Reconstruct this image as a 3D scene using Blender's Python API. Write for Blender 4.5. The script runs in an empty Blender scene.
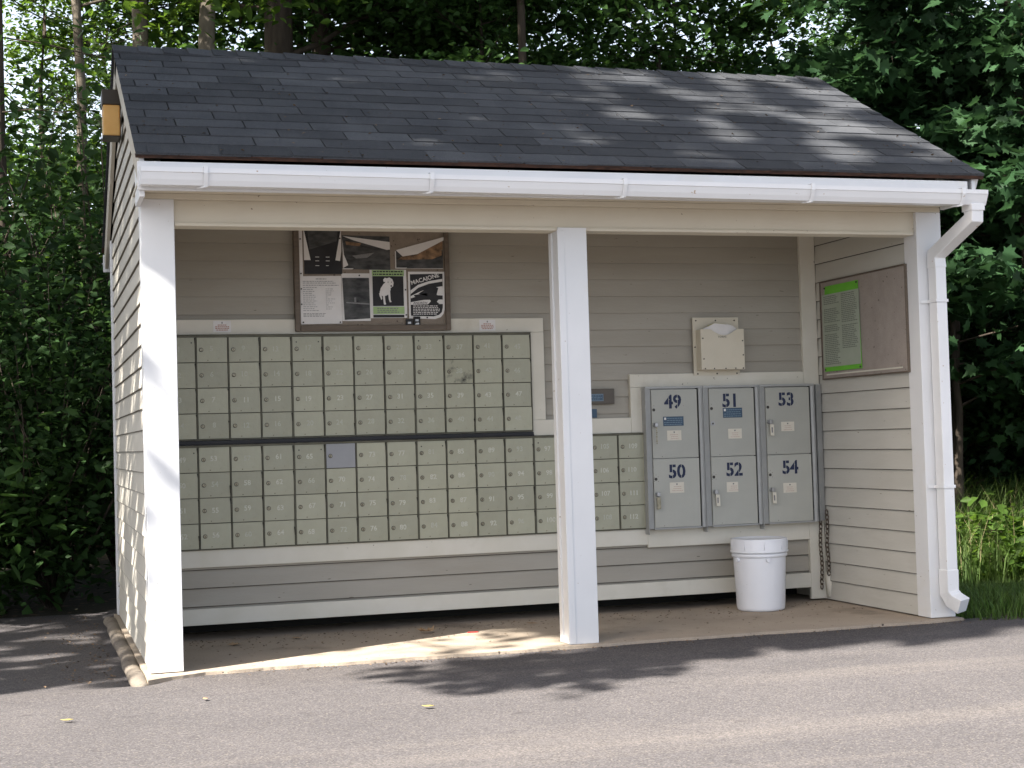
import bpy, bmesh, math, random
import numpy as np
from mathutils import Vector, Matrix

random.seed(7)
sc = bpy.context.scene
COL = sc.collection
R = math.radians

# ------------------------------------------------------------------ materials
MATS = {}


def rgb(c):
    return (c[0], c[1], c[2], 1.0)


def mat(name, c1, c2=None, scale=6.0, rough=0.6, bump=0.0, bscale=60.0, spec=0.3, metal=0.0,
        fine=0.0, fscale=250.0, spots=None, sscale=40.0, sthr=0.72, stretch=(1, 1, 1), vary=0.0,
        island=0.0, transl=0.0, coat=0.0, stain=None, stscale=1.5, stthr=0.55):
    """Procedural surface: two-tone noise, fine grain, dirt spots, stains, bump, per object or per island tone."""
    m = bpy.data.materials.new(name)
    m.use_nodes = True
    nt = m.node_tree
    N, L = nt.nodes, nt.links
    b = N['Principled BSDF']
    b.inputs['Roughness'].default_value = rough
    b.inputs['Specular IOR Level'].default_value = spec
    b.inputs['Metallic'].default_value = metal
    if coat:
        b.inputs['Coat Weight'].default_value = coat
    tc = N.new('ShaderNodeTexCoord')
    mp = N.new('ShaderNodeMapping')
    mp.inputs['Scale'].default_value = stretch
    L.new(tc.outputs['Object'], mp.inputs['Vector'])
    vec = mp.outputs['Vector']
    c2 = c2 or tuple(min(1, x * 0.85) for x in c1)

    def noise(s, d=4.0, r=0.55):
        n = N.new('ShaderNodeTexNoise')
        n.inputs['Scale'].default_value = s
        n.inputs['Detail'].default_value = d
        n.inputs['Roughness'].default_value = r
        L.new(vec, n.inputs['Vector'])
        return n.outputs['Fac']

    def ramp(fac, lo, hi):
        r = N.new('ShaderNodeMapRange')
        r.inputs['From Min'].default_value = lo
        r.inputs['From Max'].default_value = hi
        L.new(fac, r.inputs['Value'])
        return r.outputs['Result']

    def mix(fac, a, bb):
        x = N.new('ShaderNodeMix')
        x.data_type = 'RGBA'
        if isinstance(fac, float):
            x.inputs[0].default_value = fac
        else:
            L.new(fac, x.inputs[0])
        for i, v in ((6, a), (7, bb)):
            if isinstance(v, tuple):
                x.inputs[i].default_value = rgb(v)
            else:
                L.new(v, x.inputs[i])
        return x.outputs[2]

    col = mix(ramp(noise(scale), 0.3, 0.7), c1, c2)
    if fine:
        f = ramp(noise(fscale, 2.0, 0.7), 0.25, 0.75)
        h = N.new('ShaderNodeHueSaturation')
        mr = N.new('ShaderNodeMapRange')
        mr.inputs['To Min'].default_value = 1 - fine
        mr.inputs['To Max'].default_value = 1 + fine
        L.new(f, mr.inputs['Value'])
        L.new(mr.outputs['Result'], h.inputs['Value'])
        L.new(col, h.inputs['Color'])
        col = h.outputs['Color']
    if stain:
        col = mix(ramp(noise(stscale, 6.0, 0.65), stthr, stthr + 0.2), col, stain)
    if spots:
        col = mix(ramp(noise(sscale, 2.0, 0.5), sthr, sthr + 0.03), col, spots)
    if vary or island:
        src = None
        if island:
            g = N.new('ShaderNodeNewGeometry')
            src = g.outputs['Random Per Island']
            amt = island
        else:
            g = N.new('ShaderNodeObjectInfo')
            src = g.outputs['Random']
            amt = vary
        mr = N.new('ShaderNodeMapRange')
        mr.inputs['To Min'].default_value = 1 - amt
        mr.inputs['To Max'].default_value = 1 + amt
        L.new(src, mr.inputs['Value'])
        h = N.new('ShaderNodeHueSaturation')
        L.new(mr.outputs['Result'], h.inputs['Value'])
        L.new(col, h.inputs['Color'])
        col = h.outputs['Color']
    L.new(col, b.inputs['Base Color'])
    if bump:
        bp = N.new('ShaderNodeBump')
        bp.inputs['Strength'].default_value = bump
        bp.inputs['Distance'].default_value = 0.01
        L.new(noise(bscale, 5.0, 0.6), bp.inputs['Height'])
        L.new(bp.outputs['Normal'], b.inputs['Normal'])
    if transl:
        t = N.new('ShaderNodeBsdfTranslucent')
        hh = N.new('ShaderNodeHueSaturation')
        hh.inputs['Value'].default_value = 1.7
        hh.inputs['Hue'].default_value = 0.485
        hh.inputs['Saturation'].default_value = 1.1
        L.new(col, hh.inputs['Color'])
        L.new(hh.outputs['Color'], t.inputs['Color'])
        ms = N.new('ShaderNodeMixShader')
        ms.inputs[0].default_value = transl
        L.new(b.outputs[0], ms.inputs[1])
        L.new(t.outputs[0], ms.inputs[2])
        L.new(ms.outputs[0], N['Material Output'].inputs['Surface'])
    MATS[name] = m
    return m


WHITE = mat('white_paint', (.72, .725, .73), (.68, .685, .69), 3, .45, .05, 30, spots=(.35, .30, .24), sscale=55, sthr=.735,
            stain=(.68, .66, .61), stscale=2.2, stthr=.60)
PVC = mat('white_gutter_plastic', (.76, .765, .77), (.72, .725, .73), 4, .3, spots=(.45, .36, .28), sscale=45, sthr=.735)
BEAM = mat('cream_beam_paint', (.64, .595, .49), (.60, .55, .45), 4, .55, .05, 30, spots=(.25, .2, .15), sscale=38, sthr=.735,
           stain=(.62, .55, .44), stscale=1.6, stthr=.58)
TRIM = mat('cream_trim_paint', (.66, .63, .55), (.60, .57, .48), 5, .6, .06, 40, spots=(.2, .17, .13), sscale=38, sthr=.735,
           stain=(.50, .46, .37), stscale=2.0, stthr=.60)
SIDING = mat('khaki_siding_paint', (.37, .345, .295), (.33, .305, .255), 5, .6, .08, 50, stretch=(.4, 1, 2), spots=(.16, .14, .11),
             sscale=36, sthr=.74, stain=(.30, .27, .22), stscale=1.3, stthr=.60)
SIDE_SIDING = mat('pale_siding_paint', (.56, .525, .455), (.51, .475, .405), 5, .6, .08, 50, stretch=(2, .4, 2), spots=(.22, .19, .15),
                  sscale=36, sthr=.745, stain=(.47, .44, .38), stscale=1.3, stthr=.60)
PALE_LAP_SHADE = mat('pale_lap_shade', (.20, .18, .15), (.15, .135, .11), 30, .9)
LAP_SHADE = mat('lap_joint_shade', (.055, .048, .040), (.09, .08, .066), 30, .9)  # dark tone for the shadow lines painted under the siding laps
LIT_SIDING = mat('lit_siding_paint', (.54, .525, .475), (.49, .475, .425), 5, .6, .08, 50, stretch=(2, .4, 2), spots=(.2, .18, .14), sscale=36, sthr=.745, stain=(.43, .41, .36), stscale=1.5, stthr=.57)  # back wall siding again, lightened where more light reaches the inner side walls
DARK = mat('dark_recess', (.025, .024, .02), (.018, .017, .015), 8, .9)
BOXM = mat('mailbox_enamel', (.375, .372, .280), (.325, .320, .235), 7, .36, .30, 14, .4, vary=.10, spots=(.16, .14, .09), sscale=30,
           sthr=.735, stain=(.25, .235, .17), stscale=5, stthr=.55)
BOXGREY = mat('grey_replacement_enamel', (.31, .315, .325), (.28, .285, .295), 7, .42)
BOXFRAME = mat('mailbox_frame_metal', (.125, .12, .085), (.08, .075, .055), 12, .5, metal=.2)
BLACKBAR = mat('black_painted_strip', (.012, .013, .017), (.02, .02, .022), 12, .5)
LOCKM = mat('parcel_locker_enamel', (.41, .41, .365), (.37, .37, .33), 5, .36, .22, 12, .35, vary=.05, spots=(.2, .19, .16), sscale=30,
            sthr=.735, stain=(.31, .315, .30), stscale=5, stthr=.60)
LOCKFR = mat('parcel_locker_frame', (.37, .375, .365), (.31, .315, .305), 9, .4, metal=.1)
BRASS = mat('dull_lock_metal', (.33, .30, .22), (.2, .18, .13), 40, .38, metal=.8)
STEEL = mat('worn_steel', (.42, .42, .42), (.3, .3, .3), 50, .4, metal=.85)
NUMW = mat('white_number_paint', (.62, .62, .54), (.40, .40, .32), 160, .6)
NUMB = mat('navy_stencil_paint', (.012, .020, .055), (.02, .03, .075), 60, .6)
DECALB = mat('blue_decal', (.045, .085, .135), (.04, .075, .12), 40, .4)
DECALT = mat('pale_decal_print', (.20, .27, .33), (.15, .21, .27), 90, .5)
PAPER = mat('white_paper', (.72, .70, .68), (.66, .64, .62), 20, .7, .05, 20)
PAPERC = mat('cream_card', (.66, .62, .53), (.6, .56, .47), 20, .7)
INK = mat('grey_ink', (.16, .16, .16), (.25, .25, .25), 200, .8)
INKR = mat('red_ink', (.42, .24, .19), (.5, .33, .28), 200, .8)
BLACK = mat('black_print', (.018, .018, .02), (.028, .028, .03), 20, .6)
PHOTO = mat('dark_photo_print', (.015, .016, .017), (.10, .10, .098), 14, .5, stretch=(1, 1, 2.2))
PHOTO2 = mat('brown_photo_print', (.03, .02, .014), (.36, .22, .12), 26, .5)
PALEGREEN = mat('pale_green_print', (.36, .50, .24), (.32, .45, .21), 20, .7)
LIME = mat('lime_green_paper', (.16, .50, .05), (.14, .44, .04), 14, .7)
SHEET = mat('pale_green_sheet', (.38, .42, .34), (.33, .37, .29), 10, .55)
CORK = mat('brown_pin_board', (.27, .225, .18), (.225, .185, .145), 30, .85, .3, 220, fine=.15, spots=(.08, .06, .05), sscale=55, sthr=.69)
CORK2 = mat('pinkish_pin_board', (.36, .315, .28), (.31, .27, .24), 14, .8, .2, 200, fine=.12, spots=(.10, .07, .06), sscale=42, sthr=.70)
WOODF = mat('brown_board_frame', (.15, .118, .090), (.105, .082, .062), 9, .55, .1, 80, stretch=(1, 1, 6))
HOLDM = mat('cream_painted_metal', (.62, .57, .46), (.58, .53, .42), 8, .45)
BROWNP = mat('brown_metal_plate', (.10, .085, .07), (.08, .068, .055), 10, .4, metal=.4)
RIVET = mat('dark_rivet', (.05, .045, .04), None, 10, .5)
BUCKET = mat('white_bucket_plastic', (.78, .79, .82), (.75, .76, .79), 4, .32, spots=(.4, .4, .4), sscale=35, sthr=.74)
CHAINM = mat('rusty_chain', (.09, .075, .06), (.16, .12, .09), 60, .6, metal=.5)
LAMPCAP = mat('bronze_lamp_cap', (.05, .042, .03), (.04, .032, .024), 10, .45, metal=.3)
AMBER = mat('amber_lamp_lens', (.74, .52, .20), (.66, .44, .15), 12, .35, transl=.35)
SHING = mat('asphalt_shingle', (.056, .059, .065), (.078, .081, .087), 4, .92, .5, 350, .2, fine=.5, fscale=300, island=.25,
            stain=(.10, .105, .11), stscale=1.1, stthr=.60)
ROOFDECK = mat('roof_underlay', (.012, .012, .013), None, 10, .95)
RUST = mat('rusty_drip_edge', (.028, .017, .013), (.085, .040, .025), 22, .85, stretch=(1, 4, 4))
RAKE = mat('weathered_rake_board', (.52, .48, .41), (.42, .38, .31), 6, .7, .1, 40, stretch=(2, .5, .5))
CONC = mat('dusty_concrete', (.42, .35, .275), (.355, .295, .23), 3, .9, .25, 120, .15, fine=.16, fscale=160,
           stain=(.16, .13, .105), stscale=1.4, stthr=.55, spots=(.10, .08, .065), sscale=28, sthr=.69)
KERB = mat('weathered_kerb_concrete', (.24, .205, .165), (.15, .125, .10), 7, .9, .6, 70, fine=.2, fscale=150, spots=(.07, .055, .04), sscale=26, sthr=.66)
BARK = mat('grey_brown_bark', (.085, .068, .052), (.04, .032, .026), 14, .95, 1.0, 26, .1, stretch=(1, 1, .18))
BARKP = mat('pale_bark', (.21, .18, .14), (.05, .042, .032), 7, .95, 1.0, 22, .1, stretch=(1, 1, .3))
TWIG = mat('dead_grey_twig', (.17, .15, .125), (.12, .10, .085), 20, .9)
LEAF = mat('maple_leaf', (.052, .105, .026), (.036, .080, .026), 2, .55, spec=.15, island=.5, transl=.38)
LEAFY = mat('young_leaf', (.080, .140, .026), (.056, .110, .022), 2, .55, spec=.15, island=.45, transl=.45)
LEAFD = mat('shaded_shrub_leaf', (.038, .076, .022), (.024, .055, .018), 2, .55, spec=.15, island=.5, transl=.32)
LEAFB = mat('broad_maple_leaf', (.036, .080, .030), (.025, .060, .026), 2, .55, spec=.16, island=.4, transl=.30)
NEEDLE = mat('hemlock_needles', (.035, .062, .03), (.06, .085, .032), 3, .6, island=.5, transl=.15)
GRASSM = mat('grass_blade', (.065, .125, .028), (.10, .14, .04), 1.5, .6, spec=.2, island=.5, transl=.4)
STRAW = mat('dry_grass_stem', (.34, .29, .15), (.25, .22, .11), 3, .8, island=.3, transl=.2)
CRUMB = mat('dark_leaf_crumbs', (.12, .08, .05), (.2, .14, .09), 20, .9, island=.5)
DRYLEAF = mat('dry_leaf', (.30, .19, .10), (.38, .27, .17), 20, .8, island=.4)
YLEAF = mat('yellow_leaf', (.40, .34, .10), (.34, .26, .08), 20, .7)
REDBIT = mat('red_plastic', (.55, .06, .05), None, 10, .4)


# ------------------------------------------------------------------ mesh helpers
class MB:
    """collects boxes, prisms and tubes, then links them as ONE mesh object"""

    def __init__(self):
        self.v, self.f, self.m = [], [], []

    def poly(self, pts, faces, mi=0):
        o = len(self.v)
        self.v += [tuple(p) for p in pts]
        for f in faces:
            self.f.append([o + i for i in f])
            self.m.append(mi)
        return self

    def box(self, x0, x1, y0, y1, z0, z1, mi=0):
        p = [(x0, y0, z0), (x1, y0, z0), (x1, y1, z0), (x0, y1, z0), (x0, y0, z1), (x1, y0, z1), (x1, y1, z1), (x0, y1, z1)]
        return self.poly(p, [(0, 3, 2, 1), (4, 5, 6, 7), (0, 1, 5, 4), (1, 2, 6, 5), (2, 3, 7, 6), (3, 0, 4, 7)], mi)

    def hexa(self, p, mi=0):
        return self.poly(p, [(0, 3, 2, 1), (4, 5, 6, 7), (0, 1, 5, 4), (1, 2, 6, 5), (2, 3, 7, 6), (3, 0, 4, 7)], mi)

    def prism(self, outline, axis, a, b, mi=0):
        """outline of 2D points extruded along axis from a to b"""
        def put(u, v, w):
            return [(w, u, v), (u, w, v), (u, v, w)][axis]
        n = len(outline)
        pts = [put(u, v, a) for u, v in outline] + [put(u, v, b) for u, v in outline]
        fs = [tuple(range(n)), tuple(range(2 * n - 1, n - 1, -1))]
        for i in range(n):
            j = (i + 1) % n
            fs.append((i, i + n, j + n, j))
        return self.poly(pts, fs, mi)

    def tube(self, path, radii, seg=8, mi=0, cap=True):
        o = len(self.v)
        path = [Vector(p) for p in path]
        n = len(path)
        for i, p in enumerate(path):
            d = (path[min(i + 1, n - 1)] - path[max(i - 1, 0)]).normalized()
            a = d.orthogonal().normalized() if abs(d.z) > .99 else d.cross(Vector((0, 0, 1))).normalized()
            b = d.cross(a)
            r = radii[i] if hasattr(radii, '__len__') else radii
            for k in range(seg):
                t = 2 * math.pi * k / seg
                self.v.append(tuple(p + a * (math.cos(t) * r) + b * (math.sin(t) * r)))
        for i in range(n - 1):
            for k in range(seg):
                k2 = (k + 1) % seg
                self.f.append([o + i * seg + k, o + i * seg + k2, o + (i + 1) * seg + k2, o + (i + 1) * seg + k])
                self.m.append(mi)
        if cap:
            self.f.append([o + k for k in range(seg)][::-1]); self.m.append(mi)
            self.f.append([o + (n - 1) * seg + k for k in range(seg)]); self.m.append(mi)
        return self

    def lathe(self, prof, cx, cy, seg=48, mi=0):
        o = len(self.v)
        for r, z in prof:
            for k in range(seg):
                t = 2 * math.pi * k / seg
                self.v.append((cx + r * math.cos(t), cy + r * math.sin(t), z))
        for i in range(len(prof) - 1):
            for k in range(seg):
                k2 = (k + 1) % seg
                self.f.append([o + i * seg + k, o + i * seg + k2, o + (i + 1) * seg + k2, o + (i + 1) * seg + k]); self.m.append(mi)
        return self

    def disc(self, c, r, normal, depth, seg=14, mi=0):
        n = Vector(normal).normalized()
        c = Vector(c)
        return self.tube([c, c + n * depth], r, seg, mi)

    def text(self, s, size, origin, right, up, mi=0, depth=.0006, bold=0.0):
        """letters as real thin geometry; origin = centre of the word"""
        vs, fs = text_mesh(s, size, bold)
        o = len(self.v)
        r, u, c = Vector(right), Vector(up), Vector(origin)
        n = r.cross(u)
        for x, y in vs:
            self.v.append(tuple(c + r * x + u * y + n * depth))
        for f in fs:
            self.f.append([o + i for i in f]); self.m.append(mi)
        return self

    def build(self, name, mats, parent=None, bevel=0.0, smooth=False, seg=2, recalc=True):
        me = bpy.data.meshes.new(name)
        me.from_pydata(self.v, [], self.f)
        mats = mats if isinstance(mats, (list, tuple)) else [mats]
        for m in mats:
            me.materials.append(m)
        me.polygons.foreach_set('material_index', self.m)
        if recalc:
            bm = bmesh.new(); bm.from_mesh(me)
            bmesh.ops.recalc_face_normals(bm, faces=bm.faces[:])
            bm.to_mesh(me); bm.free()
        if smooth:
            me.polygons.foreach_set('use_smooth', [True] * len(me.polygons))
        me.update()
        o = bpy.data.objects.new(name, me)
        COL.objects.link(o)
        if parent is not None:
            o.parent = parent
        if bevel:
            md = o.modifiers.new('edge', 'BEVEL')
            md.width = bevel; md.segments = seg; md.limit_method = 'ANGLE'; md.angle_limit = R(40)
        return o


_TXT = {}


def text_mesh(s, size, bold):
    k = (s, round(size, 5), bold)
    if k not in _TXT:
        cu = bpy.data.curves.new('writing', 'FONT')
        cu.body = s; cu.size = size; cu.align_x = 'CENTER'; cu.align_y = 'CENTER'; cu.offset = bold * size
        cu.resolution_u = 3
        ob = bpy.data.objects.new('writing', cu)
        COL.objects.link(ob)
        bpy.context.view_layer.update()
        me = bpy.data.meshes.new_from_object(ob.evaluated_get(bpy.context.evaluated_depsgraph_get()))
        _TXT[k] = ([(v.co.x, v.co.y) for v in me.vertices], [list(p.vertices) for p in me.polygons])
        bpy.data.objects.remove(ob); bpy.data.meshes.remove(me); bpy.data.curves.remove(cu)
    return _TXT[k]


def thing(name, label, cat, loc=(0, 0, 0), rz=0.0, group=None):
    o = bpy.data.objects.new(name, None)
    o.empty_display_size = .1
    COL.objects.link(o)
    o.location = loc; o.rotation_euler = (0, 0, rz)
    return tag(o, label, cat, group)


def tag(o, label, cat, group=None):
    o['label'] = label; o['category'] = cat
    if group:
        o['group'] = group
    return o


def structure(o):
    o['kind'] = 'structure'
    return o


def copy_tree(o, parent=None):
    c = o.copy(); COL.objects.link(c)
    if parent is not None:
        c.parent = parent
    for ch in list(o.children):
        copy_tree(ch, c)
    return c


# ------------------------------------------------------------------ key dimensions (metres, x along the front, y inward)
W, DEP = 4.0, 2.618
YB = 1.10                       # back wall siding plane
EAVE_Y, EAVE_Z, RID_Y, RID_Z = -.31, 2.217, 1.309, 3.068
SLOPE = (RID_Z - EAVE_Z) / (RID_Y - EAVE_Y)


def roof_z(y):
    return EAVE_Z + (min(y, 2 * RID_Y - y) - EAVE_Y) * SLOPE


# ================================================================== THE SETTING
def grid_sheet(name, xs, ys, zf, m):
    nx, ny = len(xs), len(ys)
    v = [(x, y, zf(x, y)) for y in ys for x in xs]
    f = [(j * nx + i, j * nx + i + 1, (j + 1) * nx + i + 1, (j + 1) * nx + i) for j in range(ny - 1) for i in range(nx - 1)]
    me = bpy.data.meshes.new(name); me.from_pydata(v, [], f); me.materials.append(m)
    me.polygons.foreach_set('use_smooth', [True] * len(f)); me.update()
    o = bpy.data.objects.new(name, me); COL.objects.link(o)
    return structure(o)


SOIL = mat('forest_floor', (.055, .042, .028), (.035, .035, .018), 2, .95, .8, 30, fine=.4, fscale=60, spots=(.12, .085, .05), sscale=14, sthr=.62)


def ground_z(x, y):
    z = -.075
    r = min(1, max(0, (x - 3.9) / .5))          # the grass side falls away into a shallow swale before the wood
    if y > 3.2:
        z += min(.05 * (y - 3.2), .6) * (1 - r)
    if y > -.3:
        z += r * (.070 - .095 * min(max(0, y - .2), 4.0) + .07 * max(0, min(y - 5.0, 12)))
    return z


gx = list(np.concatenate([np.linspace(-120, -8, 8), np.linspace(-6, 12, 46), np.linspace(16, 120, 8)]))
gy = list(np.concatenate([np.linspace(-120, -8, 8), np.linspace(-6, 14, 51), np.linspace(18, 160, 10)]))
grid_sheet('ground', gx, gy, ground_z, SOIL)


def asphalt_material():
    m = bpy.data.materials.new('worn_asphalt'); m.use_nodes = True
    N, L = m.node_tree.nodes, m.node_tree.links
    b = N['Principled BSDF']; b.inputs['Roughness'].default_value = .92; b.inputs['Specular IOR Level'].default_value = .2
    tc = N.new('ShaderNodeTexCoord')

    def noise(s, d=3, r=.6, st=None, rot=0):
        n = N.new('ShaderNodeTexNoise'); n.inputs['Scale'].default_value = s; n.inputs['Detail'].default_value = d; n.inputs['Roughness'].default_value = r
        if st:
            mp = N.new('ShaderNodeMapping'); mp.inputs['Scale'].default_value = st; mp.inputs['Rotation'].default_value = (0, 0, rot)
            L.new(tc.outputs['Object'], mp.inputs['Vector']); L.new(mp.outputs['Vector'], n.inputs['Vector'])
        else:
            L.new(tc.outputs['Object'], n.inputs['Vector'])
        return n.outputs['Fac']

    def rng(f, lo, hi, a=0, bb=1):
        r = N.new('ShaderNodeMapRange'); r.inputs['From Min'].default_value = lo; r.inputs['From Max'].default_value = hi
        r.inputs['To Min'].default_value = a; r.inputs['To Max'].default_value = bb
        L.new(f, r.inputs['Value']); return r.outputs['Result']

    def mix(f, a, bb):
        x = N.new('ShaderNodeMix'); x.data_type = 'RGBA'; L.new(f, x.inputs[0])
        for i, v in ((6, a), (7, bb)):
            if isinstance(v, tuple): x.inputs[i].default_value = rgb(v)
            else: L.new(v, x.inputs[i])
        return x.outputs[2]
    base = mix(rng(noise(1.2, 5), .3, .7), (.096, .089, .090), (.122, .112, .111))
    # pale worn bands left by tyres, running along the lot
    base = mix(rng(noise(1.0, 4, .6, (.16, 1.5, 1), R(-7)), .50, .72, 0, .6), base, (.19, .168, .152))
    # darker margin next to the shelter
    sep = N.new('ShaderNodeSeparateXYZ'); L.new(tc.outputs['Object'], sep.inputs[0])
    ad = N.new('ShaderNodeMath'); ad.operation = 'ADD'
    L.new(sep.outputs['Y'], ad.inputs[0]); L.new(rng(noise(2.2, 4), 0, 1, -.35, .35), ad.inputs[1])
    base = mix(rng(ad.outputs[0], -.70, -.30, 0, .55), base, (.078, .071, .072))
    # aggregate
    vo = N.new('ShaderNodeTexVoronoi'); vo.inputs['Scale'].default_value = 185; L.new(tc.outputs['Object'], vo.inputs['Vector'])
    sx = N.new('ShaderNodeSeparateColor'); L.new(vo.outputs['Color'], sx.inputs[0])
    h = N.new('ShaderNodeHueSaturation'); L.new(rng(sx.outputs[0], 0, 1, .66, 1.36), h.inputs['Value']); L.new(base, h.inputs['Color'])
    base = mix(rng(sx.outputs[1], .90, .93, 0, .42), h.outputs['Color'], (.27, .235, .20))
    base = mix(rng(noise(9, 3), .66, .70, 0, .35), base, (.055, .05, .05))
    L.new(base, b.inputs['Base Color'])
    bp = N.new('ShaderNodeBump'); bp.inputs['Strength'].default_value = .8; bp.inputs['Distance'].default_value = .006
    L.new(sx.outputs[2], bp.inputs['Height']); L.new(bp.outputs['Normal'], b.inputs['Normal'])
    return m


ASPH = asphalt_material()


def lot_z(x, y):
    d = 0.0
    if y > -.25:
        d = min(1, max(0, (.10 - x) / .16)) * min(1, (y + .25) / .3)
    return -.014 - .036 * d + .006 * math.sin(x * 1.7 + y * 2.3) * min(1, max(0, -.3 - y))


ax = sorted(set([round(v, 3) for v in list(np.linspace(-9, -1, 9)) + list(np.linspace(-.9, .4, 27)) + list(np.linspace(.6, 4.2, 19)) + list(np.linspace(4.3, 14, 12))]))
ay = [-30, -20, -14, -10, -8, -6, -5, -4, -3, -2.5, -2, -1.6, -1.3, -1, -.8, -.6, -.5, -.4, -.3, -.25, -.2, -.15, -.1, -.05, .02]
grid_sheet('parking_lot', ax, ay, lot_z, ASPH)
axl = [v for v in ax if v <= .11]
grid_sheet('side_pavement', axl, [.02, .1, .3, .6, 1, 1.4, 1.8, 2.2, 2.6, 3.0, 3.3], lambda x, y: lot_z(x, y), ASPH)

# slab under the shelter: front edge a little ragged where the asphalt laps it
mb = MB()
n = 160
fr = []
for i in range(n + 1):
    x = -.02 + 4.04 * i / n
    y = -.045 + .012 * math.sin(x * 3.1) + .006 * math.sin(x * 11 + 1) + .004 * math.sin(x * 29) + random.uniform(-.002, .002) - .14 * max(0, 1 - abs(x + .05) / .28)
    fr.append((x, y))
mb.prism(fr + [(4.02, 2.66), (-.02, 2.66)], 2, -.15, 0.0)
structure(mb.build('concrete_slab', CONC))

# rounded concrete kerb along the side
mb = MB()
path, rad = [], []
for i in range(26):
    t = i / 25
    y = -.19 + t * 2.80
    path.append((-.050 - .004 * math.sin(y * 5), y, -.026 + .004 * math.sin(y * 9)))
    rad.append(.038 * (1 + .06 * math.sin(y * 13 + 1)) * (.75 if i in (0, 25) else 1))
mb.tube(path, rad, 12)
kb = structure(mb.build('kerb', KERB, smooth=True)); kb.scale = (1.0, 1.0, .72); kb.location = (0, 0, -.006)

# ================================================================== THE SHELTER
shelter = thing('mail_shelter', 'open white and khaki clapboard mailbox shelter with dark shingled gable roof', 'shelter')


def post(x0, m=WHITE):
    b = MB()
    b.box(x0, x0 + .144, 0, .121, .004, 2.067)
    return b.build('post', m, shelter, .003)


post(0.0); post(W - .144)
b = MB()
b.box(1.923, 2.067, 0, .085, .0, 1.965)
b.box(1.919, 1.953, .0 - .004, .018, .001, 1.949)
b.box(1.915, 1.9235, .082, .121, .001, 1.949)
b.build('post', WHITE, shelter, .002)

# front beam, with the small bead under it
b = MB()
b.box(.144, 3.90, .022, .115, 1.966, 2.068)
b.box(.146, 3.85, .012, .118, 1.951, 1.967)
b.build('beam', BEAM, shelter, .003)
b = MB(); b.box(.002, 3.998, -.002, .13, 2.0675, 2.092); b.build('frieze_board', BEAM, shelter, .002)
b = MB(); b.box(-.025, 3.99, -.290, .13, 2.0925, 2.105); b.build('soffit', BEAM, shelter)
b = MB(); b.box(.10, 3.90, .131, 1.099, 2.12, 2.14); b.build('ceiling', BEAM, shelter)


def course(b, plane, axis, sgn, z0, z1, a0, a1, thick=.011):
    """one lapped clapboard: bottom edge stands proud, top tucks under the next one"""
    lo, hi = plane + sgn * thick, plane + sgn * .002
    back = plane - sgn * .004
    prof = [(back, z0), (lo, z0), (hi, z1 + .004), (back, z1 + .004)]
    b.prism(prof, axis, a0, a1)
    # thin dark strip under the lap, painted in as its shadow line
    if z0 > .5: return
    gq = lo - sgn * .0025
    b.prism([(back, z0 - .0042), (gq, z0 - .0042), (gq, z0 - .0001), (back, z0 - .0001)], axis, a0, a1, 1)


# back wall
bw = MB(); bw.box(.10, 3.87, YB + .012, YB + .10, .078, 2.119)
back = bw.build('back_wall', SIDING, shelter)
b = MB()
z = .078
while z < 2.11:
    # prism axis x: outline in (y, z)
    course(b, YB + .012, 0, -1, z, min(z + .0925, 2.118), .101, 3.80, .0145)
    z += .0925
b.build('siding', [SIDING, LAP_SHADE], back)

# near-black sheet painting in the shade of the enclosed rear room
b = MB(); b.box(.11, 3.86, 1.45, 1.47, .001, 2.4); b.build('rear_shade_sheet', DARK, shelter)


def side_wall(xo, xi, outer_sgn, y_in0, name='side_wall'):
    """gable end: solid core, lapped siding outside and inside"""
    b = MB()
    def zt(y): return roof_z(y) - .075
    b.prism([(.122, .004), (DEP - .05, .004), (DEP - .05, zt(DEP - .05)), (RID_Y, zt(RID_Y)), (.122, zt(.122))], 0, min(xo, xi), max(xo, xi))
    w = b.build(name, SIDE_SIDING, shelter)
    s = MB()
    z, ex = .010, .0955
    while z < RID_Z - .13:
        z1 = z + ex
        y0, y1 = .006, DEP - .062
        zz = z1 + .075
        ylim = (zz - EAVE_Z) / SLOPE + EAVE_Y
        y0 = max(y0, ylim + .01); y1 = min(y1, 2 * RID_Y - ylim - .01)
        if z < 2.0:
            y0 = .006
        if y1 - y0 > .03:
            lo, hi, bk = xo + outer_sgn * .0125, xo + outer_sgn * .002, xo - outer_sgn * .003
            s.prism([(bk, z), (lo, z), (hi, z1 + .004), (bk, z1 + .004)], 1, y0, y1)
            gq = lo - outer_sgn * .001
            s.prism([(bk, z - .003), (gq, z - .003), (gq, z - .0001), (bk, z - .0001)], 1, y0, y1, 1)  # painted shadow line below each board
        z = z1
    s.build('siding', [SIDE_SIDING, PALE_LAP_SHADE], w)
    s = MB(); z, ex = .008, .1065
    sg = -outer_sgn
    while z < 2.11:
        z1 = min(z + ex, 2.119)
        lo, hi, bk = xi + sg * .012, xi + sg * .002, xi - sg * .003
        s.prism([(bk, z), (lo, z), (hi, z1 + .003), (bk, z1 + .003)], 1, .122, 1.082)
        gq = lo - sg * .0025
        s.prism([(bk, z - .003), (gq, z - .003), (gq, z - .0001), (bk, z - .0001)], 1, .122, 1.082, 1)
        z = z1
    s.build('siding', [LIT_SIDING, LAP_SHADE], w)
    cb = MB(); cb.box(min(xo + outer_sgn * .02, xo), max(xo + outer_sgn * .02, xo), DEP - .06, DEP + .02, .004, 2.22)
    cb.build('corner_board', WHITE, w, .003)
    return w


side_wall(.016, .10, -1, .12)
side_wall(3.984, 3.868, 1, .12)
b = MB(); b.box(.016, 3.984, DEP - .049, DEP + .0, .004, 2.2); rw = b.build('rear_wall', SIDE_SIDING, shelter)

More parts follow.
